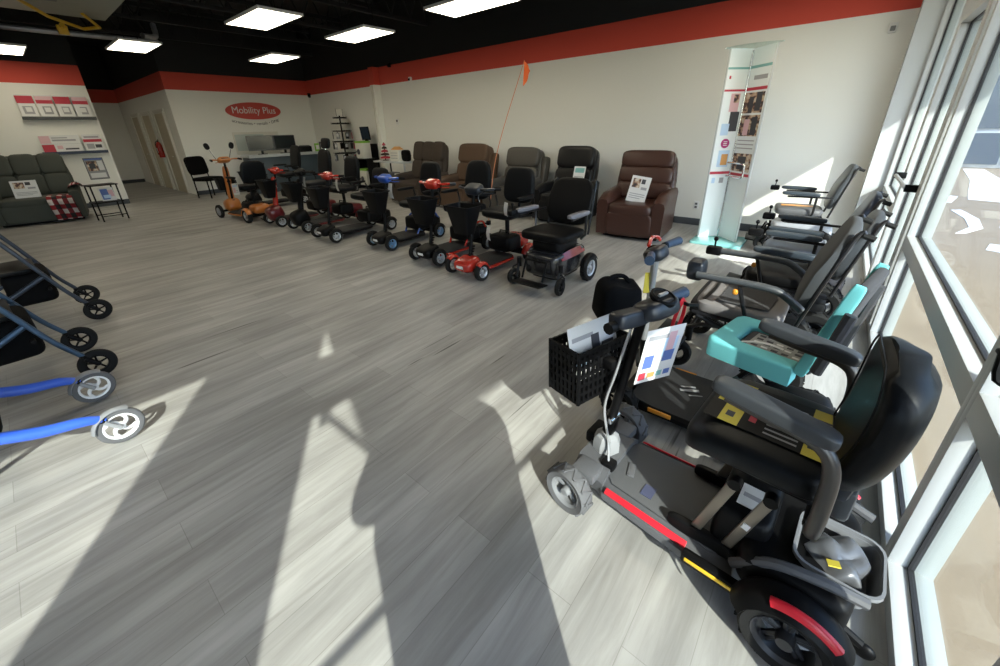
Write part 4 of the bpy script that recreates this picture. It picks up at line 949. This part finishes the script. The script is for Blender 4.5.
recliner('black leather recliner with high headrest, beside the chocolate leather one', 5.98, 3.53, PI, BLKL, W=.84, Hh=1.16, segs=2)
recliner('charcoal brown leather recliner standing between the black and the tan recliners', 5.98, 4.66, PI, TAUP, W=.88, Hh=1.13, segs=2, wings=True)
recliner('tan brown cloth recliner, third recliner from the black leather one', 5.95, 5.92, PI, BRN2, W=.95, Hh=1.19, segs=2, wings=True)
recliner('wide dark brown quilted recliner nearest the little side table', 5.75, 7.12, PI, BRN1, W=1.10, Hh=1.24, segs=2, quilt=3)
def card(name, label, o, x, y, w, h, blocks, cat='sign', group='printed cards on the recliners'):
    return tag(obj(name, page(frame(o, x, y), w, h, blocks, .004)), label, cat, group)
CB = ((.1, .55, .5, .9, PRT), (.55, .72, .75, .9, PRD), (.6, .5, .9, .6, PRN), (.1, .3, .9, .33, PRN), (.1, .22, .9, .25, PRN), (.1, .14, .7, .17, PRN))
card('display_card', 'white card leaning on the seat of the chocolate leather recliner', (5.58, 2.28, .515), (0.06, -1, -.12), (.30, -.14, 1), .27, .36, CB)
card('display_card', 'pale card propped against the back of the black leather recliner', (6.02, 3.42, .66), (0, -1, .0), (.3, 0, 1), .21, .25, ((.1, .6, .9, .9, PTL), (.1, .3, .9, .35, PRN), (.1, .2, .9, .24, PRN)))

# grey sofa chair by the brochure wall with blanket and card
recliner('large dark grey-green quilted recliner in front of the brochure wall', .22, 12.10, math.radians(-97), GRNG, W=1.25, Hh=1.22, segs=2, quilt=3, seat=.48, arm_h=.66, D=.95, group='recliner by the brochure wall')
card('display_card', 'white card standing on the dark grey-green recliner seat', (-.05, 11.85, .50), (.99, -.12, 0), (.05, .4, 1), .34, .33, CB)
BLK_T = Matrix.Translation((.22, 12.10, 0)) @ Matrix.Rotation(math.radians(-97), 4, 'Z')
def drape(u, v):
    L_ = v*1.25; y = .16+.36*u
    ripple = .012*math.sin(u*17+v*3)
    if L_ < .42: p = V((.04+L_*.98, y, .495+ripple*.5))
    elif L_ < .56: a = (L_-.42)/.14*PI/2; p = V((.45+.075*math.sin(a), y, .42+.075*math.cos(a)))
    else: p = V((.53+.025*math.sin(u*14)+.01, y+.05*(L_-.56), .42-(L_-.56)*.52))
    return p
m = M(); m.sheet(drape, 22, 30, .006, PLAID, uv=True); tag(obj('plaid_blanket', xf(m, BLK_T)), 'red black and white plaid blanket hanging over the front of the grey-green recliner', 'blanket')
m = M(); m.sheet(lambda u, v: V((-.05+.42*u, .60+.10*math.cos((v-.5)*PI*1.1)*0+.17*(v-.5)*2*.6, .66+.03*math.cos((v-.5)*3)+.012*math.sin(u*16+v*5)-.25*max(0, abs(v-.5)-.35))), 16, 10, .006, PLAID, uv=True); tag(obj('folded_throw', xf(m, BLK_T)), 'crumpled plaid throw over the arm of the grey-green recliner', 'blanket')

# brochure wall
def shelf(label, x0, x1, z, mt, d=.13):
    t = thing('wall_shelf', label, 'shelf', ((x0+x1)/2, 13.5, z), 0, 'floating brochure shelves'); w_ = x1-x0
    m = M(); m.box((0, -d/2, 0), (w_, d, .035), mt, bev=.004); obj('board', m, t)
    m = M(); m.box((0, -d+.006, .028), (w_, .012, .03), mt, bev=.003); obj('front_lip', m, t)
SHB = mat('dark_shelf', (.06, .065, .07), .5); SHN = mat('navy_shelf', (.03, .045, .09), .5)
shelf('upper dark floating shelf holding four brochures', .56, 1.70, 1.93, SHB); shelf('lower navy floating shelf with wide leaflets', .62, 1.68, 1.22, SHN)
names = ('leftmost of the four upright brochures on the upper shelf', 'second brochure from the left on the upper shelf', 'third brochure from the left on the upper shelf', 'rightmost of the four upright brochures on the upper shelf')
for k in range(4):
    x = .58+k*.275
    card('brochure', names[k], (x, 13.40, 1.955), (1, 0, 0), (0, .13, 1), .25, .44, ((0, .78, 1, .95, PRP if k % 2 else PRR), (0, .62, 1, .78, PRR), (.2+.05*k, .15, .8, .5, PRN if k != 1 else LGR), (.35, .25, .7, .45, PAP)), 'brochure', 'brochures on the wall shelves')
card('leaflet', 'wide two-row pink and white leaflet on the lower navy shelf', (.66, 13.39, 1.245), (1, 0, 0), (0, .12, 1), .62, .355, ((0, .53, .26, .97, PRP), (.3, .66, .9, .76, PRN), (.3, .82, .7, .88, PRN), (0, .03, .3, .47, PRR), (.36, .2, .5, .4, PRP), (.55, .15, .9, .24, PRD), (0, .495, 1, .505, PRN)), 'leaflet', 'brochures on the wall shelves')
card('brochure', 'square brochure with red bar beside the wide leaflets', (1.33, 13.39, 1.245), (1, 0, 0), (0, .12, 1), .31, .36, ((0, .55, 1, .72, PRR), (.1, .15, .5, .45, PRN), (.55, .2, .9, .4, PRD), (.1, .8, .9, .9, PRN)), 'brochure', 'brochures on the wall shelves')
m = page(frame((1.20, 13.497, .62), (1, 0, 0), (0, 0, 1)), .34, .48, ((.04, .04, .96, .96, LGR), (.1, .4, .62, .85, PRT), (.2, .5, .5, .75, PRD), (.1, .08, .9, .3, PAP), (.65, .42, .92, .86, PAP), (.05, .9, .95, .97, PRB)), .006, DGR)
tag(obj('wall_poster', m), 'small framed poster on the brochure wall above the black rack', 'poster')
rk = thing('side_rack', 'small black metal rack table below the framed poster', 'rack', (1.08, 11.05, 0), math.radians(8))
for sx in (-.19, .19):
    for sy in (-.16, .16):
        m = M(); m.box((sx, sy, .34), (.022, .022, .68), BLK, bev=.003); obj('leg', m, rk)
for z in (.68, .36):
    m = M(); m.box((0, 0, z), (.44, .36, .02), BLK, bev=.004); obj('shelf', m, rk)
for sy in (-.16, .16):
    m = M(); m.box((0, sy, .10), (.38, .016, .018), BLK); obj('stretcher', m, rk)
card('brochure', 'glossy blue and pink booklet standing in the small black rack', (1.02, 10.98, .375), (1, .14, 0), (0, .2, 1), .22, .25, ((.1, .1, .6, .9, PRB), (.6, .3, .95, .8, PRP), (.2, .2, .7, .45, PLB)), 'brochure', 'booklet in the rack')

# ------------------------------------------------------------------ walkers on the left
def rollator(label, x, y, rz, col, T=.62, r=.10, curved=True, hub=WHT, wst='swirl', dbl=False, seatm=BLK, wheel_n=4, hr=.72):
    s = thing('rollator_walker', label, 'walker', (x, y, 0), rz, 'walkers along the left side')
    t = T/2; gx = 0 if curved else .34
    for sy in (-1, 1):
        m = M()
        if curved:
            m.tube([(-.04, sy*t, r+.07), (-.12, sy*t, r+.105), (-.28, sy*t*.97, .245), (-.50, sy*t*.95, .36), (-.66, sy*t*.93, .56), (-.70, sy*t*.92, .78), (-.74, sy*t*.92, .9)], [.018, .026, .029, .028, .024, .02, .018], col, 12, smooth=5)
        else:
            for q in (0,): m.tube([(-.05, sy*t+q, r+.08), (-.14, sy*t+q, .33), (-.27, sy*(t-.01)+q, .62), (-.40, sy*(t-.02)+q, .90)], .016 if dbl else .02, col, 10, smooth=4)
        obj('front_leg', m, s)
        m = M(); m.tube([(-.50 if curved else -.2, sy*t*.94, .42 if curved else .48), (-.62, sy*t, .24), (-.68, sy*t, r+.05)], .018, col, 10, smooth=4); obj('rear_leg', m, s)
        m = M(); m.tube([(-.05, sy*t, r+.085), (-.05, sy*t, r+.06)], .02, BLK, 8)
        for q in (-1, 1): m.tube([(-.05, sy*t+q*.024, r+.06), (0, sy*t+q*.026, r)], [.012, .012], LGR if curved else BLK, 8)
        if curved: fender(m, (0, sy*t, r), r+.012, .05, 60, 175, MGR, th=.006, lip=.01)
        obj('caster_fork', m, s)
        wheel(s, (0, sy*t, r), r, .03, GRUB if curved else RUB, hub, wheel_n, sy*.03, wst, hr); wheel(s, (-.69, sy*t, r), r, .03, GRUB if curved else RUB, hub, wheel_n, 0, wst, hr)
        m = M(); m.tube([(-.745+gx, sy*t*.92, .88), (-.80+gx, sy*t*.92, .91), (-.92+gx, sy*t*.92, .90)], .017, BLK, 8); obj('hand_grip', m, s)
        m = M(); m.tube([(-.80+gx, sy*t*.92, .89), (-.88+gx, sy*t*.9, .86)], .007, BLK, 6); m.tube([(-.78+gx, sy*t*.92, .88), (-.72, sy*t*.97, .6), (-.69, sy*t, .22)], .004, BLK, 6, smooth=4); obj('brake_lever', m, s)
    m = M(); m.box((-.52+gx*.5, 0, .53), (.24, T-.12, .035), seatm, bev=.012); obj('seat', m, s)
    m = M(); m.sq((-.48+gx*.5, 0, .37), (.28, T-.14, .28), FAB, .35, .3); obj('storage_bag', m, s)
    m = M(); m.tube([(-.70+gx, -t*.9, .80), (-.60+gx*.6, -t*.6, .82), (-.56+gx*.6, 0, .82), (-.60+gx*.6, t*.6, .82), (-.70+gx, t*.9, .80)], .02, BLK, 8, smooth=5, flat=1.6); obj('back_strap', m, s)
    for z in (.30,):
        m = M(); m.tube([(-.45+gx*.7, -t*.95, .36), (-.45+gx*.7, t*.95, .36)], .012, BLK, 8); obj('cross_bar', m, s)
    return s
r1 = rollator('bright blue walker with curved legs and white swirl wheels, nearest on the left', -.055, 2.95, .06, RBLU, T=.60)
o = [c for c in r1.children if c.name.startswith('front_leg')][1]
m = M(); m.box((-.33, .318, .275), (.12, .004, .022), PAP, rot=(0, .45, 0)); m.box((-.31, .3205, .265), (.04, .002, .012), PRR, rot=(0, .45, 0)); obj('decal', m, r1)
rollator('steel blue tubed walker with black wheels, between the bright blue and the black walker', -.03, 3.90, .06, SBLU, T=.58, curved=False, hub=BLK, wst='spoke', dbl=True, wheel_n=5, r=.10, hr=.6)
rollator('black walker with blue-grey stripes standing behind the steel blue one', .13, 5.17, .02, mat('black_frame', (.03, .04, .06), .3), T=.60, curved=False, hub=BLK, wst='spoke', dbl=True, wheel_n=5, r=.095, hr=.6)
rollator('dark walker with grey seat farthest of the four walkers, by the quilted recliner', -.30, 6.35, .05, mat('dark_grey_frame', (.05, .055, .06), .35, .3), T=.60, curved=False, hub=HUB, wst='spoke', wheel_n=5, r=.10, seatm=TGR, hr=.6)

# ------------------------------------------------------------------ glass shower display
gd = thing('shower_display', 'tall glass corner display with printed panels and grab bar on a turquoise tray', 'display', (6.05, 1.06, 0))
TRAY = mat('turquoise_tray', (.20, .50, .50), .25, coat=.3); FRP = glass_mat('panel_glass', (.92, .97, .97), .04)
m = M(); m.prism(rrect(.62, .62, .04), .03, TRAY, Matrix.Translation((-.06, 0, 0)), bev=.006); obj('base_tray', m, gd)
cx_, cy_ = .16, .06
ends = ((-.06, .27), (-.10, -.21))
WB = mat('display_board', (.74, .78, .80), .35)
for k, (ex, ey) in enumerate(ends):
    d = V((ex-cx_, ey-cy_, 0)); ln = d.length
    if k == 0: T = frame((ex, ey, .03), -d, (0, 0, 1)); bl = [(0, .905, 1, .915, PTL), (.12, .86, .2, .875, PRR), (0, .80, 1, .81, PRR), (.35, .70, .75, .79, PRP), (.5, .745, .72, .785, PRT), (.45, .60, .85, .70, PRD), (.15, .58, .5, .64, PLB), (.25, .41, .75, .50, PLB), (.4, .42, .7, .48, PRO), (0, .37, 1, .385, PRR), (.15, .32, .3, .35, PLB), (.5, .32, .7, .35, PRN)]
    else: T = frame((cx_, cy_, .03), d, (0, 0, 1)); bl = [(0, .905, 1, .918, PTL), (.3, .85, .9, .87, PRN), (0, .80, 1, .815, PRR), (.05, .69, .95, .79, PRT), (.3, .69, .5, .77, PRD), (.6, .70, .85, .79, PRD), (.05, .575, .95, .68, PRT), (.25, .58, .5, .66, PRP), (.6, .58, .85, .67, PRD), (.1, .55, .9, .555, PRN), (.1, .53, .9, .535, PRN), (.1, .51, .9, .515, PRN), (.05, .39, .95, .485, PRT), (.3, .40, .7, .47, PRD), (0, .365, 1, .38, PRR)]
    pn = page(T, ln, 2.30, bl, .012, WB)
    if k == 0:
        pn.lathe([(0, .0), (.055, .0), (.055, .002), (0, .002)], PRM, n=24); 
    o = obj('printed_panel', pn, gd)
    m = M()
    m.box((ex, ey, 1.18), (.022, .022, 2.30), ALU, bev=.003); obj('edge_post', m, gd)
# magenta round badge on the left printed panel
d = V((ends[0][0]-cx_, ends[0][1]-cy_, 0)); T = frame((ends[0][0], ends[0][1], .03), -d, (0, 0, 1))
m = M(); m.lathe([(0, 0), (.058, 0), (.058, .003), (0, .003)], PRM, n=28)
for k in range(3): m.box((0, .022-.022*k, .0035), (.05, .009, .001), PAP)
xf(m, T @ Matrix.Translation((.14, 1.235, .0135))); obj('round_badge', m, gd)
m = M(); m.cyl((cx_-.03, cy_+.0, .03), (cx_-.03, cy_, 2.31), .013, CHR, 10); obj('corner_post', m, gd)
m = M(); m.loft([[(x, y, z) for x, y in ((.20, .10), (-.09, .33), (-.17, .20), (-.205, .03), (-.19, -.13), (-.13, -.27))] for z in (2.33, 2.342)], glass_mat('top_glass', (.86, .93, .92), .08)); obj('glass_top', m, gd)
d = V((ends[1][0]-cx_, ends[1][1]-cy_, 0)).normalized(); nrm = V((0, 0, 1)).cross(d)*-1
q = lambda a, z, o_: V((cx_, cy_, z))+d*a+V((-abs(nrm.x), nrm.y if nrm.x < 0 else -nrm.y, 0))*o_
m = M(); m.tube([q(.02, 1.03, .02), q(.02, 1.03, .07), q(.04, 1.03, .085), q(.34, 1.03, .085), q(.36, 1.01, .085), q(.36, .88, .085), q(.34, .86, .085), q(.04, .86, .085), q(.02, .86, .07), q(.02, .86, .02)], .012, CHR, 8); obj('grab_bar', m, gd)

# ------------------------------------------------------------------ far corner: desk, monitors, racks
dk = thing('service_desk', 'long dark reception desk with pale worktop below the shop sign', 'desk', (5.27, 12.2, 0))
m = M(); m.box((0, -.12, .48), (2.16, .05, .94), DESKF, bev=.006); obj('front_panel', m, dk)
for sx in (-1, 1):
    m = M(); m.box((sx*1.05, .1, .47), (.05, .5, .92), DESKF, bev=.006); obj('side_panel', m, dk)
m = M(); m.box((0, .06, .965), (2.24, .62, .05), DESKT, bev=.008); obj('worktop', m, dk)
m = M(); m.box((0, -.20, 1.0), (2.24, .14, .025), DESKT, bev=.005); obj('counter_ledge', m, dk)
for x, lab, rz in ((4.62, 'grey-framed monitor at the left end of the reception desk', -.35), (5.25, 'second wide dark monitor on the reception desk', .1)):
    t = thing('computer_monitor', lab, 'monitor', (x, 12.25, 1.0), rz, 'monitors on the desk')
    m = M(); m.box((0, -.02, .29), (.62, .035, .38), DGR, bev=.012); obj('housing', m, t)
    m = M(); m.box((0, -.039, .30), (.58, .004, .33), SCRN); obj('screen', m, t)
    m = M(); m.box((0, .03, .10), (.06, .03, .2), BLK, bev=.006); m.box((0, .02, .012), (.24, .18, .018), BLK, bev=.006); obj('stand', m, t)
m = M(); m.box((0, 0, .09), (.34, .3, .18), BLK, bev=.02); m.box((0, -.06, .19), (.26, .12, .02), DGR, bev=.008); tag(obj('printer', m, None, (5.75, 12.2, .99)), 'small black printer at the right end of the reception desk', 'printer')
for x, h, c, lab in ((6.1, .24, GREEN, 'green leaflet box standing on the reception desk end'), (6.25, .28, DGR, 'narrow dark leaflet box standing on the reception desk end')):
    m = M(); m.box((0, 0, h/2), (.12, .06, h), c, bev=.006); m.box((0, -.032, h*.55), (.09, .003, h*.5), PAP); tag(obj('leaflet_box', m, None, (x, 12.1, .99)), lab, 'box')
# black visitor chair left of the desk
vc = thing('visitor_chair', 'black armless visitor chair against the far wall left of the orange scooter', 'chair', (3.32, 12.75, 0), math.radians(-62))
for sx in (-.20, .20):
    for sy in (-.24, .24):
        m = M(); m.tube([(sx, sy, 0), (sx, sy, .45)], .016, BLK, 8); obj('leg', m, vc)
m = M(); m.sq((0, 0, .47), (.50, .56, .10), FAB, .4, .3); obj('seat', m, vc)
m = M(); m.sq((-.24, 0, .80), (.09, .56, .46), FAB, .4, .3, rot=(0, -.15, 0)); obj('backrest', m, vc)
for sy in (-.24, .24):
    m = M(); m.tube([(-.2, sy, .45), (-.25, sy, .7)], .014, BLK, 8); obj('back_post', m, vc)
# spinner rack
sr = thing('spinner_rack', 'black tiered spinner rack of small goods in the far corner', 'rack', (6.52, 11.3, 0))
m = M(); m.cyl((0, 0, .02), (0, 0, 1.95), .022, BLK); m.lathe([(0, 0), (.25, 0), (.25, .02), (.05, .04), (0, .04)], BLK); obj('pole', m, sr)
for z, r in ((.95, .30), (1.27, .28), (1.55, .24), (1.75, .24), (1.90, .16)):
    m = M(); m.lathe([(.02, -.012), (r, -.012), (r, .012), (.02, .012), (.02, -.012)], BLK, (0, 0, z), n=20)
    obj('tier', m, sr)
    for k in range(8):
        a = 2*PI*k/8; m = M(); m.tube([(math.cos(a)*.02, math.sin(a)*.02, z-.02), (math.cos(a)*(r+.03), math.sin(a)*(r+.03), z-.02), (math.cos(a)*(r+.03), math.sin(a)*(r+.03), z+.02)], .006, BLK, 6); obj('hook', m, sr)
m = M(); m.tube([(-.1, -.02, 1.93), (-.1, -.02, 2.12), (.1, -.02, 2.12), (.1, -.02, 1.93)], .006, BLK, 6); m.box((0, -.02, 2.04), (.19, .003, .16), WHITEP); obj('sign_holder', m, sr)
pk = []
COLS = (BLK, DGR, PRN, BLK, PRR, DGR)
WHERE = {.95: 'lowest', 1.27: 'middle', 1.55: 'upper'}
for z, r in ((.95, .30), (1.27, .28), (1.55, .24)):
    for k in range(6):
        a = 2*PI*k/6+z; m = M(); m.box((0, 0, 0), (.09, .02, .17), COLS[k], bev=.004); m.box((0, -.011, .02), (.07, .002, .08), (LGR, PRR, PAP, PRN, BLK, PAP)[k]); m.tube([(0, 0, .085), (0, 0, .105)], .006, BLK, 6)
        o = obj('packet', m, None, (6.52+math.cos(a)*(r+.015), 11.3+math.sin(a)*(r+.015), z-.13)); o.rotation_euler = (0, 0, a+PI/2)
        tag(o, 'dark hanging packet on the %s tier of the black spinner rack' % WHERE[z], 'packet', 'packets on the %s tier of the spinner rack' % WHERE[z])
# green and black boxed goods on a dark stand
st = thing('black_stand', 'black display stand with two shelves beside the white column', 'stand', (6.52, 10.25, 0))
m = M(); m.box((.18, 0, .60), (.03, .62, 1.20), BLK, bev=.004); obj('back_board', m, st)
for z in (.10, .82):
    m = M(); m.box((0, 0, z), (.40, .66, .03), BLK, bev=.004); obj('shelf', m, st)
for sy in (-.31, .31):
    m = M(); m.box((0, sy, .42), (.38, .025, .82), BLK, bev=.004); obj('side_panel', m, st)
for z, lab in ((.835, 'white carton with lime green lid on the black stand'), (.115, 'lower white and green carton inside the black stand')):
    t = thing('carton', lab, 'box', (6.46, 10.25, z), 0, 'cartons on the black stand')
    m = M(); m.box((0, 0, .20), (.25, .36, .40), WHITEP, bev=.004); obj('box_body', m, t)
    m = M(); m.box((0, 0, .42), (.26, .37, .05), GREEN, bev=.004); obj('lid', m, t)
    m = M(); m.lathe([(0, 0), (.075, 0), (.075, .004), (.05, .004), (.05, .006), (0, .006)], PRD, axis='X', n=20); m.box((0, -.12, .0), (.004, .05, .05), PRD); xf(m, RT((-.127, .04, .17), PI)); obj('printed_picture', m, t)
t = thing('tablet_screen', 'dark tilted tablet screen on top of the black stand', 'screen', (6.55, 10.15, 1.28))
m = M(); m.box((-.02, 0, .19), (.02, .42, .34), BLK, rot=(0, -.1, 0), bev=.008); obj('frame', m, t)
m = M(); m.box((-.032, 0, .19), (.003, .38, .30), mat('blue_black_screen', (.02, .03, .05), .15), rot=(0, -.1, 0)); obj('screen', m, t)
m = M(); m.cyl((0, 0, -.01), (0, 0, .06), .05, BLK); obj('foot', m, t)
# side table of goods by the quilted recliner
tb = thing('side_table', 'pale narrow side table with small goods beside the wide brown recliner', 'table', (6.2, 8.45, 0))
m = M(); m.box((0, 0, .82), (.50, 1.25, .035), DESKT, bev=.006); obj('tabletop', m, tb)
for sx in (-.21, .21):
    for sy in (-.56, .56):
        m = M(); m.box((sx, sy, .405), (.03, .03, .81), SIL if sy < 0 else BLK, bev=.004); obj('leg', m, tb)
m = M(); m.box((.02, 0, .22), (.42, 1.08, .02), BLK, bev=.004); obj('lower_shelf', m, tb)
t = thing('display_tree', 'small dark red tiered ornament on the side table', 'ornament', (6.15, 8.82, .838))
m = M(); m.cyl((0, 0, 0), (0, 0, .42), .012, BRN1); m.lathe([(0, 0), (.08, 0), (.07, .015), (0, .02)], BRN1); obj('stem', m, t)
for k in range(5):
    m = M(); r = .13-.022*k; m.lathe([(.012, .0), (r, -.01), (r*.9, .025), (.012, .05)], (PRR, BRN1)[k % 2], (0, 0, .06+.075*k), n=9); obj('tier', m, t)
t = thing('white_kettle_box', 'white box with yellow top on the side table', 'box', (6.15, 8.30, .838))
m = M(); m.box((0, 0, .13), (.22, .34, .26), WHITEP, bev=.01)
for k in range(3): m.box((-.112, 0, .07+.06*k), (.003, .26, .012), PRN)
obj('box_body', m, t)
m = M(); m.loft([[(x, y, z) for x, y in rrect(.2*k, .3*k, .03)] for z, k in ((.26, 1), (.33, .45))], PRO); obj('lid', m, t)
t = thing('black_cushion', 'black lumbar cushion standing on the side table next to the white box', 'cushion', (6.15, 7.98, .838))
m = M(); m.sq((0, 0, .13), (.12, .26, .26), FAB, .5, .4); obj('pillow', m, t)
m = M(); m.tube([(.06, -.1, .13), (.09, 0, .13), (.06, .1, .13)], .012, BLK, 6); obj('strap', m, t)
for y, c, lab in ((8.75, DGR, 'grey carton on the lower shelf of the side table'), (8.2, PAP, 'white carton on the lower shelf of the side table')):
    t = thing('carton', lab, 'box', (6.2, y, .23), 0, 'cartons under the side table')
    m = M(); m.box((0, 0, .16), (.28, .42, .32), c, bev=.006); obj('box_body', m, t)
    m = M(); m.box((-.142, 0, .18), (.003, .3, .12), PRN); obj('printed_picture', m, t)
# extinguisher in the hallway
t = thing('fire_extinguisher', 'red fire extinguisher hung between the hallway doors', 'fire extinguisher', (3.08, 15.5, .95))
m = M(); m.lathe([(0, 0), (.065, .0), (.072, .02), (.072, .34), (.05, .40), (.022, .43), (0, .43)], RED); obj('cylinder', m, t)
m = M(); m.box((0, 0, .45), (.03, .05, .05), BLK, bev=.006); m.tube([(0, 0, .47), (0, -.09, .50)], .008, BLK, 6); obj('valve', m, t)
m = M(); m.tube([(0, .02, .45), (-.06, .05, .40), (-.075, .03, .2), (-.075, .0, .08)], .011, BLK, 8, smooth=4); obj('hose', m, t)
m = M(); m.box((-.0735, 0, .2), (.003, .07, .13), PAP); obj('instruction_plate', m, t)

# ------------------------------------------------------------------ the photographer at the entrance doors (behind the camera; throws the long shadow)
pr = thing('person', 'person in long dark coat and jeans holding up a phone at the entrance doors', 'person', (-.04, -.272, 0), math.radians(90))
def skin(name, verts, edges, radii, mt, parent, sub=1):
    me = bpy.data.meshes.new(name); me.from_pydata(verts, edges, []); me.materials.append(mt)
    o = bpy.data.objects.new(name, me); C.objects.link(o); o.parent = parent
    sm = o.modifiers.new('skin', 'SKIN'); sm.use_smooth_shade = True
    lay = me.skin_vertices.new(name='') if not me.skin_vertices else me.skin_vertices[0]
    for v, r in zip(me.skin_vertices[0].data, radii): v.radius = (r, r) if not isinstance(r, tuple) else r
    me.skin_vertices[0].data[0].use_root = True
    sb = o.modifiers.new('smooth', 'SUBSURF'); sb.levels = sub; sb.render_levels = sub
    return o
FW = V((.765, .645, 0)); RTV = V((.645, -.765, 0))
def loc_(p): return V((p.y+.272, -p.x-.04, p.z))           # place in the room -> the person's own frame
ELB = {1: V((.03, .43, 1.27)), -1: V((.03, -.35, 1.13))}
HANDC = {sy: loc_(-.052*FW-sy*.085*RTV+V((0, 0, H-.03))) for sy in (-1, 1)}
WRIST = {sy: loc_(-.105*FW-sy*.098*RTV+V((0, 0, H-.085))) for sy in (-1, 1)}
JEAN = mat('dark_jeans', (.03, .04, .07), .85); JACK = mat('dark_jacket', (.03, .032, .036), .8); SHOE = mat('dark_shoes', (.02, .02, .02), .6)
vs = [(0, 0, .95), (0, 0, 1.15), (.0, 0, 1.32), (0, 0, 1.44), (.005, 0, 1.52), (.012, 0, 1.60), (.012, 0, 1.70)]; rs = [.105, .10, .10, .085, (.055, .055), (.078, .088), (.07, .08)]
es = [(i, i+1) for i in range(6)]
for sy in (-1, 1):
    b = len(vs)
    vs += [(0, sy*.10, .86), (.01, sy*.115, .50), (-.01, sy*.12, .10), (.12, sy*.135, .045)]; rs += [.095, .065, .045, .042]
    es += [(0, b), (b, b+1), (b+1, b+2), (b+2, b+3)]
    b = len(vs)
    vs += [(0, sy*.19, 1.41), ELB[sy], tuple(WRIST[sy]*.6+ELB[sy]*.4), tuple(WRIST[sy])]; rs += [.060, .044, .034, .027]
    es += [(3, b), (b, b+1), (b+1, b+2), (b+2, b+3)]
skin('body', vs, es, rs, SKIN, pr)
m = M()
ring = lambda hw, dp, z, cx=0: [(cx+dp*math.cos(2*PI*k/28), hw*math.copysign(abs(math.sin(2*PI*k/28))**.8, math.sin(2*PI*k/28)), z) for k in range(28)]
m.loft([ring(.27, .125, .50), ring(.31, .125, .70), ring(.355, .125, .90), ring(.41, .12, 1.12), ring(.40, .115, 1.28), ring(.30, .11, 1.38), ring(.16, .09, 1.44), ring(.075, .07, 1.49)], JACK)
o = obj('coat', m, pr); o['label'] = 'long loose dark coat'
for sy in (-1, 1):
    m = M(); m.tube([V((0, sy*.17, 1.37)), (ELB[sy]+V((0, sy*.27, 1.39)))*.5, ELB[sy], WRIST[sy]*.45+ELB[sy]*.55, WRIST[sy]*.8+ELB[sy]*.2], [.085, .085, .075, .058, .046], JACK, 12, smooth=4); obj('sleeve', m, pr)
vs = [(0, 0, .95), (0, 0, .88)]; rs = [(.155, .11), (.15, .115)]; es = [(0, 1)]
for sy in (-1, 1):
    b = len(vs); vs += [(0, sy*.10, .80), (.01, sy*.115, .50), (-.01, sy*.12, .10)]; rs += [.108, .08, .064]; es += [(1, b), (b, b+1), (b+1, b+2)]
skin('trousers', vs, es, rs, JEAN, pr)
for sy in (-1, 1):
    m = M(); m.sq((.06, sy*.13, .045), (.30, .11, .09), SHOE, .5, .6, warp=lambda c: (c.x, c.y, c.z if c.x < 0 else c.z*(1-.35*c.x/.15))); obj('shoe', m, pr)
    h = M()
    h.tube([(-.055, sy*.010, -.055), (-.03, sy*.006, -.02), (0, 0, 0)], [.027, .026, .024], SKIN, 10, smooth=3)
    h.sq((0, 0, 0), (.032, .075, .085), SKIN, .6, .6, rot=(0, .4, sy*.3))
    for k in range(4):
        a = V((.008, 0, .03-.02*k)); h.tube([a+V((0, sy*.03, 0)), a+V((.022, sy*.022, .004)), a+V((.028, -sy*.004, .004)), a+V((.024, -sy*(.026-.004*abs(k-1)), .002))], [.0095, .009, .0085, .007], SKIN, 8, smooth=3)
    h.tube([V((-.004, sy*.02, .02)), V((-.01, -sy*.012, .045)), V((-.006, -sy*.04, .05))], [.012, .0105, .009], SKIN, 8, smooth=3)
    xf(h, Matrix.Translation(HANDC[sy]) @ Matrix.Rotation(math.radians(-50), 4, 'Z'))
    obj('hand', h, pr)
m = M(); m.sq((-.028, 0, 1.685), (.19, .17, .17), mat('dark_hair', (.03, .02, .015), .8), .9, .9); obj('hair', m, pr)
m = M(); m.sq((.098, 0, 1.615), (.03, .025, .045), SKIN, .9, .9); obj('nose', m, pr)
for sy in (-1, 1):
    m = M(); m.sq((.083, sy*.032, 1.64), (.02, .028, .016), PAP, 1, 1); m.sq((.091, sy*.032, 1.64), (.008, .012, .012), BLK, 1, 1); obj('eye', m, pr)
    m = M(); m.sq((.01, sy*.083, 1.62), (.035, .02, .06), SKIN, 1, 1); obj('ear', m, pr)
m = M(); m.sq((.085, 0, 1.572), (.014, .05, .014), PRP, .8, .8); obj('mouth', m, pr)
ph = M(); ph.box((0, 0, 0), (.009, .155, .075), BLK, bev=.004); ph.box((-.005, 0, 0), (.001, .145, .068), SCRN); ph.cyl((.004, .06, .02), (.007, .06, .02), .008, DGR, 12)

pw = Matrix.Translation(V((0, 0, H))-f_*.022) @ Matrix((f_, -r_, u_)).transposed().to_4x4()
tag(obj('phone', xf(ph, pw)), 'black phone held up in both hands of the person at the doors', 'phone')
